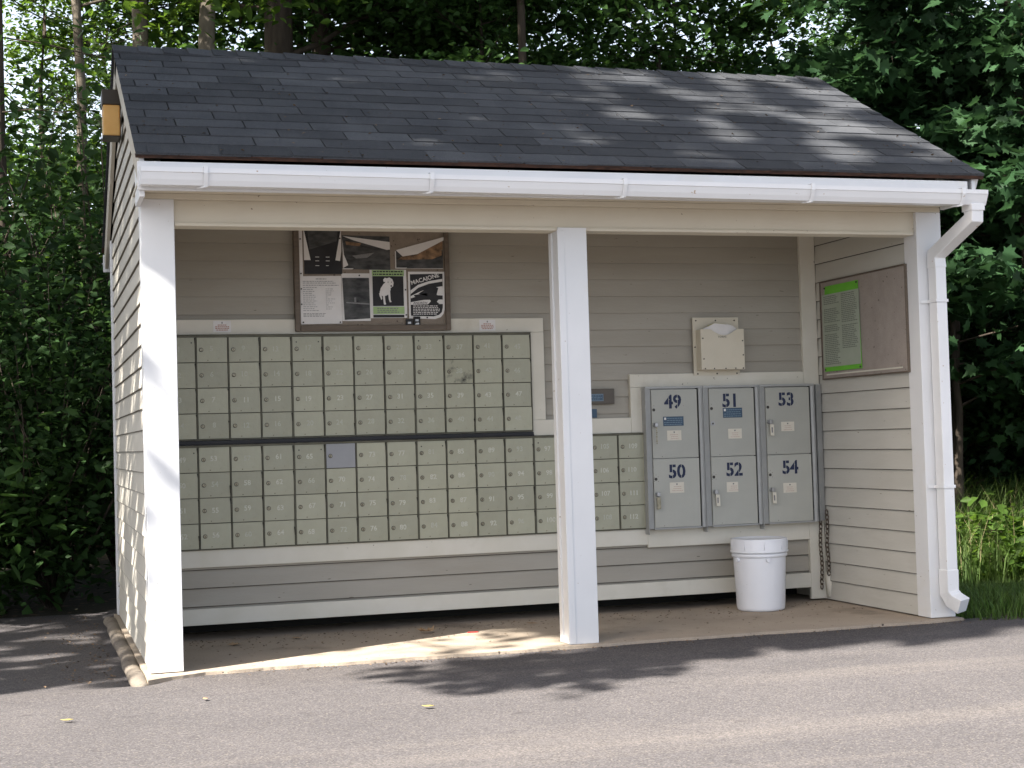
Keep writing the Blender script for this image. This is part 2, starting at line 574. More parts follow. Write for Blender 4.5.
# flat trim boards round the mailboxes, mitred look with 2 mm reveals
YT = 1.080


def trimboard(x0, x1, z0, z1, d=0.0):
    t = MB(); t.box(x0, x1, YT - d, YB + .004, z0, z1)
    return t.build('trim_board', TRIM, back, .0025)


trimboard(.10, 2.198, 1.547, 1.624)
trimboard(2.121, 2.198, 1.0705, 1.5465)
trimboard(2.121, 2.692, .986, 1.070)
trimboard(2.6925, 2.769, .986, 1.2365, .001)
trimboard(2.6925, 3.762, 1.237, 1.309)
trimboard(.10, 2.770, .366, .4535)
trimboard(2.7705, 3.762, .350, .4475)
trimboard(.10, 3.762, .077, .158)
trimboard(3.7625, 3.858, .010, 2.118, .001)

# wall light on the gable
lamp = thing('wall_lamp', 'box shaped outdoor wall lamp with bronze cap and amber lens on the gable end', 'lamp', (-.004, 1.30, 2.58))
b = MB(); b.box(-.092, 0, -.075, .075, .165, .243); b.build('lamp_cap', LAMPCAP, lamp, .004)
b = MB(); b.box(-.088, -.004, -.070, .070, .006, .164); b.build('lamp_lens', AMBER, lamp, .006)
b = MB(); b.box(-.0035, .0, -.082, .082, -.012, .25); b.box(-.091, -.0036, -.073, .073, -.002, .0055); b.build('base_plate', LAMPCAP, lamp, .001)

# --- roof
LEN = math.hypot(RID_Y - EAVE_Y, RID_Z - EAVE_Z)
XL, XR = -.036, 4.054


def roof_half(sign):
    """sign +1 front slope, -1 rear slope"""
    ang = math.atan(SLOPE)
    ux, uz = math.cos(ang), math.sin(ang)

    def P(x, s, h):
        y = EAVE_Y + s * ux - h * uz
        zz = EAVE_Z + s * uz + h * ux - .008
        return (x, y if sign > 0 else 2 * RID_Y - y, zz)
    d = MB()
    d.hexa([P(XL + .012, .006, -.020), P(XR - .012, .006, -.020), P(XR - .012, LEN - .005, -.020), P(XL + .012, LEN - .005, -.020),
            P(XL + .012, .006, -.001), P(XR - .012, .006, -.001), P(XR - .012, LEN - .005, -.001), P(XL + .012, LEN - .005, -.001)])
    deck = d.build('roof', ROOFDECK, shelter)
    s = MB()
    rows = 14
    ex = LEN / rows
    tab = .3048
    rnd = random.Random(3 + sign)
    for i in range(-1, rows):
        s0 = max(0, i) * ex
        s1 = s0 + ex + (.02 if i < rows - 1 else 0)
        if i < 0:
            s1 = ex
        off = (i % 2) * tab / 2 + .05 + .02 * math.sin(i * 1.9) + rnd.uniform(-.012, .012)
        x = XL - tab + off
        lift = .0085 if i >= 0 else .003
        while x < XR:
            a, c = max(XL, x + .003), min(XR, x + tab - .003)
            if c - a > .01:
                j = rnd.uniform(-.003, .003)
                l2 = lift + rnd.uniform(-.0012, .0016)
                s0j = s0 + j - (.008 if i <= 0 else 0)
                s.hexa([P(a, s0j, l2 - .0055), P(c, s0j, l2 - .0055), P(c, s1, -.001), P(a, s1, -.001),
                        P(a, s0j, l2), P(c, s0j, l2 + rnd.uniform(-.0006, .0006)), P(c, s1, .0035), P(a, s1, .0035)])
            x += tab
    s.build('shingles', SHING, deck)
    e = MB()
    e.hexa([P(XL, -.006, -.019), P(XR, -.006, -.021), P(XR, .05, -.021), P(XL, .05, -.019), P(XL, -.006, -.0025), P(XR, -.006, -.0025), P(XR, .0055, -.0025), P(XL, .0055, -.0025)])
    e.build('drip_edge', RUST, deck)
    for x0, x1 in ((XL + .014, XL + .034), (XR - .034, XR - .014)):
        r = MB()
        r.hexa([P(x0, .012, -.15), P(x1, .012, -.15), P(x1, LEN + .05, -.15), P(x0, LEN + .05, -.15),
                P(x0, .012, -.021), P(x1, .012, -.021), P(x1, LEN - .012, -.021), P(x0, LEN - .012, -.021)])
        r.build('rake_board', RAKE if x0 < 1 else WHITE, deck, .002)
    return deck, P


front, PF = roof_half(1)
rear, PR = roof_half(-1)
c = MB()
k = 0
x = XL
rnd = random.Random(5)
while x < XR:
    x1 = min(x + .127, XR)
    l = .006 + rnd.uniform(0, .003)
    for PP in (PF, PR):
        c.hexa([PP(x, LEN - .12, .004), PP(x1, LEN - .12, .006), PP(x1, LEN + .002, .004), PP(x, LEN + .002, .004),
                PP(x, LEN - .12, .008 + l), PP(x1, LEN - .12, .008), PP(x1, LEN + .004, .008), PP(x, LEN + .004, .008 + l)])
    x = x1
c.build('ridge_cap', SHING, front)
# dirt and bits of leaf caught on the shingles
rp = np.random.RandomState(8)
ROOF_BITS = []
for _ in range(260):
    ROOF_BITS.append(PF(rp.uniform(0, 4), LEN * rp.uniform(.02, .98) ** 1.3, .0135))
# fascia and eave returns
b = MB(); b.box(-.030, 3.962, EAVE_Y + .001, EAVE_Y + .022, 2.055, 2.176)
b.build('fascia_board', WHITE, shelter, .002)
b = MB(); b.box(-.021, .0, -.287, .0, 2.03, 2.20); b.build('eave_return', WHITE, shelter, .002)
b = MB(); b.box(4.0, 4.02, -.287, .0, 2.08, 2.20); b.build('eave_return', WHITE, shelter, .002)
b = MB(); b.box(-.030, 4.03, 2.905, 2.927, 2.07, 2.176); b.build('fascia_board', WHITE, shelter, .002)

def rect_pipe(path, wx, wy, m):
    o = len(m.v)
    path = [Vector(p) for p in path]
    for i, p in enumerate(path):
        d0 = (path[i] - path[i - 1]).normalized() if i else (path[1] - path[0]).normalized()
        d1 = (path[i + 1] - path[i]).normalized() if i < len(path) - 1 else d0
        d = (d0 + d1).normalized()
        r = Vector((1, 0, 0)); r = (r - d * r.dot(d)).normalized()
        if abs(d.x) > .9: r = Vector((0, 0, 1))
        q = d.cross(r)
        for sx, sy in ((-1, -1), (1, -1), (1, 1), (-1, 1)):
            m.v.append(tuple(p + r * (sx * wx / 2) + q * (sy * wy / 2)))
    for i in range(len(path) - 1):
        for k in range(4):
            k2 = (k + 1) % 4
            m.f.append([o + i * 4 + k, o + i * 4 + k2, o + i * 4 + 4 + k2, o + i * 4 + 4 + k]); m.m.append(0)
    m.f.append([o, o + 1, o + 2, o + 3]); m.m.append(0)
    e = o + 4 * (len(path) - 1)
    m.f.append([e + 3, e + 2, e + 1, e]); m.m.append(0)


# gutter, a shallow trough falling slightly to the right
gz0, gz1 = 2.138, 2.119


def gprof(dz):
    o = [(-.312, dz), (-.312, dz - .062), (-.322, dz - .071), (-.378, dz - .071), (-.390, dz - .050), (-.400, dz - .022), (-.404, dz - .020), (-.404, dz), (-.396, dz), (-.396, dz - .016),
         (-.386, dz - .047), (-.375, dz - .064), (-.325, dz - .064), (-.318, dz)]
    return o


b = MB()
o0, o1 = gprof(gz0), gprof(gz1)
nn = len(o0)
pts = [(-.022, y, z) for y, z in o0] + [(4.012, y, z) for y, z in o1]
b.poly(pts, [tuple(range(nn)), tuple(range(2 * nn - 1, nn - 1, -1))] + [(i, (i + 1) % nn, (i + 1) % nn + nn, i + nn) for i in range(nn)])
for xx, zz in ((-.024, gz0), (4.010, gz1)):
    b.prism([(-.314, zz), (-.314, zz - .066), (-.378, zz - .073), (-.402, zz - .022), (-.405, zz)], 0, xx, xx + .004)
gut = b.build('gutter', PVC, shelter)
for gxp in (.242, 1.213, 2.113, 3.060, 3.875):
    dz = gz0 + (gz1 - gz0) * gxp / 4.03
    g = MB()
    rect_pipe([(gxp, -.312, dz + .005), (gxp, -.407, dz + .005), (gxp, -.4085, dz - .022), (gxp, -.394, dz - .052), (gxp, -.380, dz - .0755)], .019, .004, g)
    g.tube([(gxp, -.384, dz - .076), (gxp - .016, -.372, dz - .078), (gxp - .030, -.345, dz - .076)], .004, 6)
    g.build('gutter_bracket', PVC, gut)

# downspout: outlet, elbow back to the wall, long pipe, shoe
dsp = MB()


# long pipe on the face of the corner post
PX, PY = 3.938, -.047
rect_pipe([(PX, PY, 1.80), (PX, PY, .20)], .060, .072, dsp)
pipe = dsp.build('downspout', PVC, shelter, .004)
e = MB(); rect_pipe([(3.960, -.352, 2.055), (3.960, -.352, 1.985), (PX, PY, 1.845), (PX, PY, 1.775)], .066, .078, e); e.build('elbow', PVC, pipe, .004)
e = MB(); rect_pipe([(PX, PY, .25), (PX, PY, .135), (PX + .010, PY - .02, .10), (PX + .030, PY - .075, .070)], .067, .079, e); e.build('elbow', PVC, pipe, .004)
e = MB(); rect_pipe([(3.960, -.352, 2.052), (3.960, -.352, 2.02)], .074, .086, e); e.build('collar', PVC, pipe, .002)
for zz in (1.60, .66):
    e = MB(); e.box(PX - .036, PX + .034, PY - .042, PY - .0385, zz, zz + .015); e.box(PX + .031, PX + .034, PY - .038, -.001, zz, zz + .015)
    e.box(PX - .075, PX - .033, -.008, -.0055, zz - .001, zz + .016); e.box(PX - .036, PX - .033, PY - .038, -.008, zz, zz + .015)
    e.build('strap', PVC, pipe, .001)

# ================================================================== MAILBOXES
XAX, ZAX = (1, 0, 0), (0, 0, 1)
rnd = random.Random(11)
UNIT_LABELS = {
    1: 'green-grey upper mailbox unit beside the white corner post, with door 5 near its edge',
    17: 'green-grey upper mailbox unit directly under the pin board, doors 17 to 32',
    33: 'green-grey upper mailbox unit with a sooty smudged door, doors 33 to 48',
    49: 'green-grey lower mailbox unit beside the white corner post, with door 53 near its edge',
    65: 'green-grey lower mailbox unit with one blank blue-grey replacement door',
    81: 'green-grey lower mailbox unit under the smudged one, doors 81 to 96',
    97: 'green-grey mailbox unit standing alone behind the white middle post, doors 97 to 112',
}
SOOT = mat('sooty_enamel', (.375, .372, .280), (.325, .320, .235), 7, .5, .04, 60, .3, stain=(.055, .055, .045), stscale=16, stthr=.50)


def mailbox_unit(x0, z0, z1, first, mb_top):
    pitch = .1622
    w = pitch * 4
    t = thing('mailbox_unit', UNIT_LABELS[first], 'mailboxes', (x0, 1.074, z0), 0, 'wall mailbox units')
    h = z1 - z0
    f = MB()
    f.box(.001, w - .001, .010, .040, 0, h)
    # outer rim and upright hinge rails
    f.box(.0, .004, -.008, .012, 0, h); f.box(w - .004, w, -.008, .012, 0, h)
    f.box(.004, w - .004, -.010, .012, h - .008, h + .002)
    f.box(.004, w - .004, -.006, .012, -.002, .003)
    for c in range(1, 4):
        f.box(c * pitch - .0022, c * pitch + .0022, -.004, .0098, .0032, h - .0082)
    rh = (h - .010) / 4
    for c in range(4):                     # grimy hinge ends that show as short dark wedges beside each door
        for r in range(4):
            if rnd.random() < .75:
                zt = h - .012 - r * rh - (rnd.random() < .25) * rh * rnd.uniform(.2, .5)
                ln = rnd.uniform(.012, .050)
                xc = (c + 1) * pitch - .004
                f.prism([(xc - .0045, zt), (xc + .0015, zt), (xc + .001, zt - ln), (xc - .0012, zt - ln * .8)], 1, -.0085, -.0045, 1)
    f.build('frame', [BOXFRAME, DARK], t)
    for c in range(4):
        for r in range(4):
            num = first + c * 4 + r
            dx0, dx1 = c * pitch + .0048, (c + 1) * pitch - .0060
            dz1 = h - .009 - r * rh
            dz0 = dz1 - rh + .0042
            special = num == 69
            d = MB()
            ww, hh = dx1 - dx0, dz1 - dz0
            d.box(0, ww, 0, .010, 0, hh)
            if r == 0 and c == 0:          # master door has a slotted label plate with two screws
                d.box(.018, ww - .012, -.0014, .0, hh - .030, hh - .010, 0)
                for px in (.020, ww - .016):
                    d.disc((px, -.0004, hh - .027), .0036, (0, -1, 0), .002, 10, 3)
            if not special:
                faint = rnd.random()
                d.text(str(num), .036, (ww * .50 + rnd.uniform(-.004, .006), -.0002, hh * .52 + rnd.uniform(-.003, .003)), XAX, ZAX, 1, .0004, .022)
            o = d.build('door', [BOXGREY if special else (SOOT if num == 38 else BOXM), NUMW if (num % 3 and num > 48) or num % 4 == 3 else NUMWF, BOXFRAME, RIVET], t, 0)
            if special:
                o['label'] = 'blank blue-grey replacement door'
            if num == 38:
                o['label'] = 'door smudged with soot around its lock'
            o.location = (dx0, -.004 + rnd.uniform(-.0016, .0012), dz0)
            o.rotation_euler = (rnd.uniform(-.008, .008), rnd.uniform(-.003, .003), rnd.uniform(-.014, .010))
            l = MB()
            l.lathe([(.0, .0), (.0108, .0), (.0108, .0012), (.0, .0012)], 0, 0, 18, 1)
            l.lathe([(.0, .0013), (.0086, .0013), (.0086, .003), (.0070, .0045), (.0, .0045)], 0, 0, 18)
            l.box(-.0014, .0014, -.0050, .0050, .0045, .0049, 1)
            lk = l.build('lock', [BRASS, RIVET], o, smooth=False)
            lk.location = (.021, -.0002, hh * .50); lk.rotation_euler = (R(90), rnd.uniform(-.6, .6), 0)
    return t


NUMWF = mat('faded_number_paint', (.50, .50, .42), (.36, .365, .295), 200, .6)
for i in range(3):
    mailbox_unit(.1715 + i * .6497, 1.012, 1.541, 1 + 16 * i, True)
for i in range(4):
    mailbox_unit(.1715 + i * .6497, .456, .982, 49 + 16 * i, False)
b = MB(); b.box(.17, 2.1195, 1.058, 1.10, .9865, 1.0065); b.box(.17, 2.1195, 1.055, 1.0578, .986, .990)
b.build('black_strip', BLACKBAR, back, .001)
b = MB(); b.box(.168, 2.1205, 1.058, 1.085, 1.5435, 1.5468); b.build('drip_strip', BOXFRAME, back)

# ================================================================== PARCEL LOCKERS
LK = {49: 'grey parcel locker with doors 49 and 50, next to the small mailboxes',
      51: 'grey parcel locker with doors 51 and 52, between the two other tall lockers',
      53: 'grey parcel locker with doors 53 and 54, beside the corner with the chains'}


def decal(parent, x, z, w, h, y):
    d = MB(); d.box(x, x + w, y - .0008, y, z, z + h)
    rr = random.Random(int(x * 1e4))
    d.box(x + .006, x + .018, y - .0012, y - .0008, z + h - .018, z + h - .005, 2)
    for k in range(4):
        zz = z + h - .009 - k * (h - .008) / 4
        xx = x + (.022 if k < 2 else .006)
        while xx < x + w - .012:
            ww = rr.uniform(.006, .017)
            d.box(xx, min(xx + ww, x + w - .005), y - .0012, y - .0008, zz - .0035, zz, 1)
            xx += ww + .003
    return d.build('decal', [DECALB, DECALT, PAPER], parent)


def card(parent, x, z, w, h, y):
    d = MB(); d.box(x, x + w, y - .0008, y, z, z + h)
    rr = random.Random(int(x * 1e4) + 5)
    d.box(x + w / 2 - .004, x + w / 2 + .004, y - .0011, y - .0008, z + h - .014, z + h - .006, 2)
    for k in range(3):
        ww = w * rr.uniform(.4, .7)
        zz = z + h - .022 - k * .011
        if zz < z + .005: break
        xx = x + (w - ww) / 2
        while xx < x + (w + ww) / 2:
            s_ = rr.uniform(.004, .010)
            d.box(xx, xx + s_, y - .0011, y - .0008, zz - .0025, zz, 1)
            xx += s_ + .0025
    return d.build('card', [PAPERC, INKR, INK], parent)


def stencil(d, txt, cx, cz, y):
    d.text(txt, .102, (cx, y, cz), XAX, ZAX, 1, .0005, .030)
    n = len(txt)
    for i in range(n):
        x = cx + (i - (n - 1) / 2) * .0535
        if txt[i] == '1':
            continue
        d.box(x - .0013, x + .0013, y - .0009, y - .0003, cz - .045, cz + .045, 0)


def parcel_locker(x0, first):
    w, z0, z1, yf = .345, .452, 1.2345, 1.030
    t = thing('parcel_locker', LK[first], 'parcel locker', (x0, yf, z0), 0, 'parcel lockers')
    h = z1 - z0
    f = MB()
    f.box(.002, w - .002, .014, .07, 0, h)
    f.box(.0, .0035, -.006, .06, -.028, h)                       # thin flange at the left that hangs below
    f.prism([(.0035, -.004), (.036, .004), (.036, .014), (.0035, .014)], 2, .001, h - .001, 0)
    f.box(.0036, w, -.006, .0135, h - .010, h + .002)
    f.box(.036, w - .026, -.004, .0135, -.003, .006)
    f.prism([(w - .024, -.002), (w - .012, -.008), (w, -.004), (w, .0138), (w - .024, .0138)], 2, .0, h - .0105, 0)
    f.build('frame', LOCKFR, t, .001)
    s = MB(); s.box(w - .036, w - .0245, .006, .0137, .006, h - .0105); s.build('shadow_gap', DARK, t)  # near-black strip painted as the shadow in the gap beside the doors
    dh = (h - .020) / 2
    for k in range(2):
        num = first + k
        d = MB()
        dw = .272
        d.box(0, dw, 0, .009, 0, dh - .004)
        stencil(d, str(num), dw * .47 + (.01 if k else 0), dh - .075 - (.004 if k else 0), -.0001)
        o = d.build('door', [LOCKM, NUMB], t, .0015)
        zb = h - .012 - dh if k == 0 else .008
        o.location = (.0375, -.005, zb)
        o.rotation_euler = (0, 0, rnd.uniform(-.010, .006))
        # the filled lock hole
        hl = MB(); hl.disc((.012, .0, dh * .70), .0085, (0, -1, 0), .0012, 16); hl.build('lock_hole', RIVET, o)
        if num in (50, 52, 54):
            sc4 = MB()
            for sx, sz in ((-.014, .012), (.014, .012), (-.014, -.012), (.014, -.012)):
                sc4.disc((.014 + sx * .8, .0, dh * .70 + sz), .0018, (0, -1, 0), .001, 8)
            sc4.build('screw_holes', RIVET, o)
        # cylinder lock with its hanging key or tag
        ly, lx = dh * .48, .016
        l = MB(); l.tube([(lx, 0, ly), (lx, -.010, ly)], .0125, 18); l.tube([(lx, -.010, ly), (lx, -.0135, ly)], .0085, 14)
        if num == 51:
            l = MB(); l.tube([(lx, 0, ly), (lx, -.004, ly)], .0125, 18); l.tube([(lx, -.004, ly), (lx, -.0045, ly)], .006, 12, 1)
        lo = l.build('lock', [STEEL, RIVET], o, .001)
        if num != 51:
            kx = MB()
            kx.box(lx - .010, lx + .010, -.028, -.0135, ly - .010, ly + .012)
            kx.build('key', STEEL, o, .002)
            if num in (49,):
                c = MB()
                for q in range(8):
                    c.box(lx + .001 - (.002 if q % 2 else .004), lx + .001 + (.002 if q % 2 else .004), -.022, -.018, ly - .022 - q * .0118, ly - .0125 - q * .0118)
                c.build('key_chain', BRASS, o)
            elif num == 50:
                c = MB(); c.prism([(lx - .010, ly - .014), (lx + .012, ly - .014), (lx + .013, ly - .080), (lx - .009, ly - .082)], 1, -.022, -.016)
                c.build('key_tag', BRASS, o, .002)
            else:
                c = MB(); s_ = .008 if num == 53 else .014
                c.prism([(lx - .004, ly - .012), (lx + .018, ly - .014), (lx + .017 + s_ / 4, ly - .078), (lx - .005 + s_ / 4, ly - .076)], 1, -.024, -.018)
                c.box(lx + .002, lx + .010, -.0246, -.0241, ly - .060, ly - .030, 1)
                c.build('key_tag', [PAPERC, INK], o, .0015)
    # stuck-on notices
    zt = h - .012
    if first == 49:
        decal(t, .103, zt - .205, .122, .052, -.0056); card(t, .124, zt - .285, .085, .055, -.0056); card(t, .130, zt - .575, .085, .058, -.0056)
    elif first == 51:
        decal(t, .118, zt - .168, .118, .055, -.0056); card(t, .146, zt - .285, .083, .055, -.0056); card(t, .126, zt - .583, .083, .056, -.0056)
    else:
        card(t, .128, zt - .252, .082, .053, -.0056); card(t, .128, zt - .600, .083, .055, -.0056)
    return t


for i, fnum in enumerate((49, 51, 53)):
    parcel_locker(2.757 + i * .347, fnum)
e = MB(); e.prism([(3.809, 1.028), (3.853, 1.052), (3.853, 1.078), (3.809, 1.078)], 2, .455, 1.232)
e.build('end_panel', LOCKFR, back, .001)

# ================================================================== BOARDS, PAPERS, SMALL FITTINGS
board = thing('notice_board', 'brown framed pin board crowded with posters above the small mailboxes', 'notice board', (.842, 1.060, 1.559))
b = MB(); b.box(.02, .81, .008, .035, .02, .55); b.build('pin_panel', CORK, board)
b = MB()
b.box(0, .026, -.008, .036, 0, .58); b.box(.805, .831, -.008, .036, 0, .58)
b.box(.0265, .8045, -.010, .036, .0, .030); b.box(.0265, .8045, -.010, .036, .55, .58)
b.build('frame', WOODF, board, .003)


def paper_lines(d, x0, x1, z0, z1, y, rows, mi, rr, th=.0030, lo=.6):
    for k in range(rows):
        zz = z1 - (k + .5) * (z1 - z0) / rows
        xe = x0 + (x1 - x0) * rr.uniform(lo, 1)
        xx = x0
        while xx < xe:
            w = rr.uniform(.006, .018)
            d.box(xx, min(xx + w, xe), y - .0004, y, zz - th / 2, zz + th / 2, mi)
            xx += w + .0035


def pins(d, pts, y, mi):
    for x, z in pts:
        d.disc((x, y, z), .0042, (0, -1, 0), .004, 10, mi)


YP = 1.0665
rr = random.Random(21)
def sheet(x0, x1, z0, z1, y, slant=0.0):
    """a sheet of paper with a slight lift at its lower corner"""
    d = MB()
    d.hexa([(x0, y, z0), (x1, y - .003, z0 + slant), (x1, y + .0006, z0 + slant), (x0, y + .0006, z0), (x0, y, z1), (x1, y, z1 + slant), (x1, y + .0006, z1 + slant), (x0, y + .0006, z1)])
    return d


d = sheet(.872, .889, 1.60, 2.095, YP + .0005)
pins(d, [(.878, 1.70), (.878, 1.86), (.878, 1.78), (.878, 2.04)], YP, 1)
tag(d.build('paper_strip', [PAPER, RIVET]), 'narrow white paper strip along the inner edge of the pin board frame', 'paper')
d = sheet(.896, 1.094, 1.858, 2.10, YP - .0012)
d.poly([(.896, YP - .002, 2.10), (.930, YP - .004, 1.93), (.896, YP - .003, 1.93)], [(0, 1, 2)], 1)
d.poly([(1.094, YP - .002, 2.10), (1.060, YP - .004, 1.93), (1.092, YP - .003, 1.925)], [(0, 1, 2)], 1)
d.poly([(.915, YP - .0022, 2.10), (1.078, YP - .0022, 2.10), (1.070, YP - .0022, 2.03), (.925, YP - .0022, 1.985)], [(0, 1, 2, 3)], 2)
for xx in (.965, 1.02):
    for zz in (1.90, 1.925, 1.945):
        d.box(xx - .010, xx + .010, YP - .0026, YP - .0020, zz, zz + .003, 1)
pins(d, [(1.086, 2.045)], YP - .002, 3)
tag(d.build('poster', [BLACK, PAPER, PHOTO, RIVET]), 'dark poster with curled white side flaps, above the typed list', 'poster')
d = sheet(1.098, 1.352, 1.884, 2.062, YP - .001, -.004)
d.poly([(1.100, YP - .002, 2.058), (1.352, YP - .005, 2.028), (1.352, YP - .007, 1.988), (1.335, YP - .007, 1.986), (1.16, YP - .004, 2.035)], [(0, 1, 2, 3, 4)], 1)
d.poly([(1.100, YP - .0016, 2.04), (1.100, YP - .0016, 1.89), (1.128, YP - .003, 1.905), (1.106, YP - .003, 1.96)], [(0, 1, 2, 3)], 1)
d.poly([(1.115, YP - .0017, 2.03), (1.20, YP - .0017, 2.02), (1.19, YP - .0017, 2.005), (1.12, YP - .0017, 2.012)], [(0, 1, 2, 3)], 2)
d.poly([(1.15, YP - .0015, 1.955), (1.27, YP - .0015, 1.972), (1.33, YP - .0015, 1.965), (1.27, YP - .0015, 1.948), (1.17, YP - .0015, 1.940)], [(0, 1, 2, 3, 4)], 3)
d.box(1.098, 1.352, YP - .0016, YP - .0012, 1.8835, 1.8885, 1)
d.box(1.347, 1.352, YP - .0016, YP - .0012, 1.889, 1.99, 1)
tag(d.build('poster', [PHOTO, PAPER, PHOTO2, INK]), 'dark photo poster with its white top edge folded down, beside an empty bit of board', 'poster')
d = sheet(1.384, 1.640, 1.889, 1.985, YP - .001, .002)
d.poly([(1.384, YP - .002, 1.985), (1.640, YP - .002, 2.055), (1.640, YP - .002, 1.99)], [(0, 1, 2)], 2)
d.poly([(1.384, YP - .003, 1.986), (1.648, YP - .006, 2.058), (1.646, YP - .006, 2.040), (1.50, YP - .008, 1.965), (1.42, YP - .007, 1.952)], [(0, 1, 2, 3, 4)], 1)
d.poly([(1.392, YP - .0018, 1.935), (1.635, YP - .0018, 1.94), (1.635, YP - .0018, 1.985), (1.60, YP - .0018, 2.0), (1.42, YP - .0018, 1.955)], [(0, 1, 2, 3, 4)], 2)
d.box(1.384, 1.640, YP - .0016, YP - .0012, 1.8885, 1.893, 1)
d.box(1.380, 1.385, YP - .0016, YP - .0012, 1.8885, 1.98, 1)
tag(d.build('poster', [PHOTO, PAPER, PHOTO2]), 'small brown photo poster with a big slanting white fold, topmost beside the frame', 'poster')
d = sheet(.874, 1.088, 1.596, 1.846, YP - .0018, .003)
paper_lines(d, .955, 1.01, 1.826, 1.838, YP - .0024, 1, 1, rr, .004, 1)
paper_lines(d, .886, 1.06, 1.806, 1.824, YP - .0024, 2, 1, rr)
paper_lines(d, .886, 1.075, 1.795, 1.803, YP - .0026, 1, 1, rr, .003, 1)
paper_lines(d, .886, .966, 1.662, 1.792, YP - .0026, 13, 1, rr, .0026)
paper_lines(d, 1.005, 1.055, 1.67, 1.785, YP - .0030, 11, 1, rr, .0024, .15)
paper_lines(d, .886, 1.06, 1.634, 1.655, YP - .0026, 3, 1, rr)
pins(d, [(.884, 1.606), (1.078, 1.606)], YP - .002, 2)
tag(d.build('paper_sheet', [PAPER, INK, RIVET]), 'white typed list with two columns of small grey lines', 'paper')
d = sheet(1.090, 1.240, 1.612, 1.862, YP - .0006, .0)
d.poly([(1.094, YP - .0038, 1.838), (1.236, YP - .004, 1.838), (1.238, YP - .0045, 1.625), (1.102, YP - .004, 1.618)], [(0, 1, 2, 3)], 1)
d.poly([(1.112, YP - .0045, 1.712), (1.236, YP - .0048, 1.704), (1.236, YP - .0048, 1.697), (1.112, YP - .0045, 1.705)], [(0, 1, 2, 3)], 2)
d.box(1.155, 1.165, YP - .0048, YP - .0044, 1.71, 1.735, 2)
pins(d, [(1.185, 1.851)], YP - .001, 3)
tag(d.build('poster', [PAPER, PHOTO, INK, RIVET]), 'dark night photo poster under a white heading strip, between typed list and dog', 'poster')
# lost-dog style poster
d = sheet(1.240, 1.437, 1.626, 1.881, YP - .003, .001)
yq = YP - .0065
d.box(1.252, 1.424, yq - .0003, yq, 1.848, 1.879, 1)
d.box(1.254, 1.420, yq - .0003, yq, 1.690, 1.847, 2)
d.box(1.254, 1.422, yq - .0003, yq, 1.648, 1.686, 1)
d.box(1.254, 1.420, yq - .0003, yq, 1.629, 1.643, 2)
paper_lines(d, 1.258, 1.420, 1.850, 1.878, yq - .0003, 2, 2, rr, .007, .97)
paper_lines(d, 1.276, 1.395, 1.652, 1.682, yq - .0003, 3, 3, rr, .005, .9)


def blob(d, pts, y, mi):
    d.poly([(x, y, z) for x, z in pts], [tuple(range(len(pts)))], mi)


def dq(pts):  # poster picture coordinates -> metres
    return [(1.254 + .166 * u, 1.690 + .157 * v) for u, v in pts]


blob(d, dq([(.26, .60), (.36, .75), (.45, .80), (.56, .70), (.58, .55), (.53, .40), (.44, .35), (.34, .32), (.24, .36), (.22, .46)]), yq - .0008, 4)
blob(d, dq([(.40, .78), (.44, .92), (.54, .96), (.64, .90), (.68, .78), (.66, .66), (.58, .60), (.48, .62), (.42, .70)]), yq - .0012, 4)
blob(d, dq([(.34, .88), (.40, .95), (.46, .93), (.43, .82), (.36, .80)]), yq - .0014, 4)
blob(d, dq([(.31, .42), (.38, .42), (.40, .14), (.42, .05), (.35, .04), (.34, .12)]), yq - .0010, 4)
blob(d, dq([(.49, .48), (.56, .48), (.57, .20), (.60, .13), (.54, .12), (.51, .22)]), yq - .0010, 4)
blob(d, dq([(.20, .42), (.26, .44), (.30, .24), (.27, .20), (.22, .32)]), yq - .0010, 4)
for u, v, q in ((.60, .67, .03), (.50, .80, .018), (.61, .80, .016)):
    blob(d, dq([(u + q * math.cos(t * .785), v + q * math.sin(t * .785)) for t in range(8)]), yq - .0016, 2)
pins(d, [(1.430, 1.775), (1.431, 1.642)], yq, 5)
tag(d.build('poster', [PAPER, PALEGREEN, BLACK, INK, PAPER, RIVET]), 'poster of a sitting white dog on black with pale green text bands', 'poster')
# black and white event poster
d = MB()
ol = [(1.447, 1.872), (1.646, 1.872), (1.642, 1.67), (1.636, 1.648), (1.620, 1.630), (1.59, 1.620), (1.447, 1.624)]
d.prism(ol, 1, YP - .003, YP - .0024)
yq = YP - .0031
blob(d, [(1.457, 1.858), (1.636, 1.862), (1.632, 1.68), (1.626, 1.656), (1.610, 1.642), (1.58, 1.634), (1.457, 1.638)], yq - .0003, 1)
blob(d, [(1.458, 1.772), (1.50, 1.802), (1.56, 1.822), (1.634, 1.834), (1.634, 1.820), (1.56, 1.808), (1.50, 1.786), (1.458, 1.752)], yq - .0007, 2)
blob(d, [(1.458, 1.742), (1.52, 1.770), (1.60, 1.79), (1.634, 1.795), (1.634, 1.745), (1.56, 1.748), (1.50, 1.742), (1.458, 1.730)], yq - .0007, 2)
blob(d, [(1.458, 1.710), (1.53, 1.722), (1.634, 1.724), (1.634, 1.700), (1.458, 1.696)], yq - .0007, 2)
blob(d, [(1.50, 1.755), (1.54, 1.778), (1.585, 1.795), (1.61, 1.785), (1.60, 1.75), (1.62, 1.735), (1.60, 1.712), (1.615, 1.700), (1.55, 1.697), (1.568, 1.715), (1.548, 1.742)], yq - .0011, 1)
blob(d, [(1.475, 1.748), (1.545, 1.757), (1.55, 1.738), (1.48, 1.738)], yq - .0011, 1)
ca, sa = math.cos(R(16)), math.sin(R(16))
d.text('MACAIONE', .031, (1.538, yq - .0006, 1.832), (ca, 0, sa), (-sa, 0, ca), 2, .0004, .02)
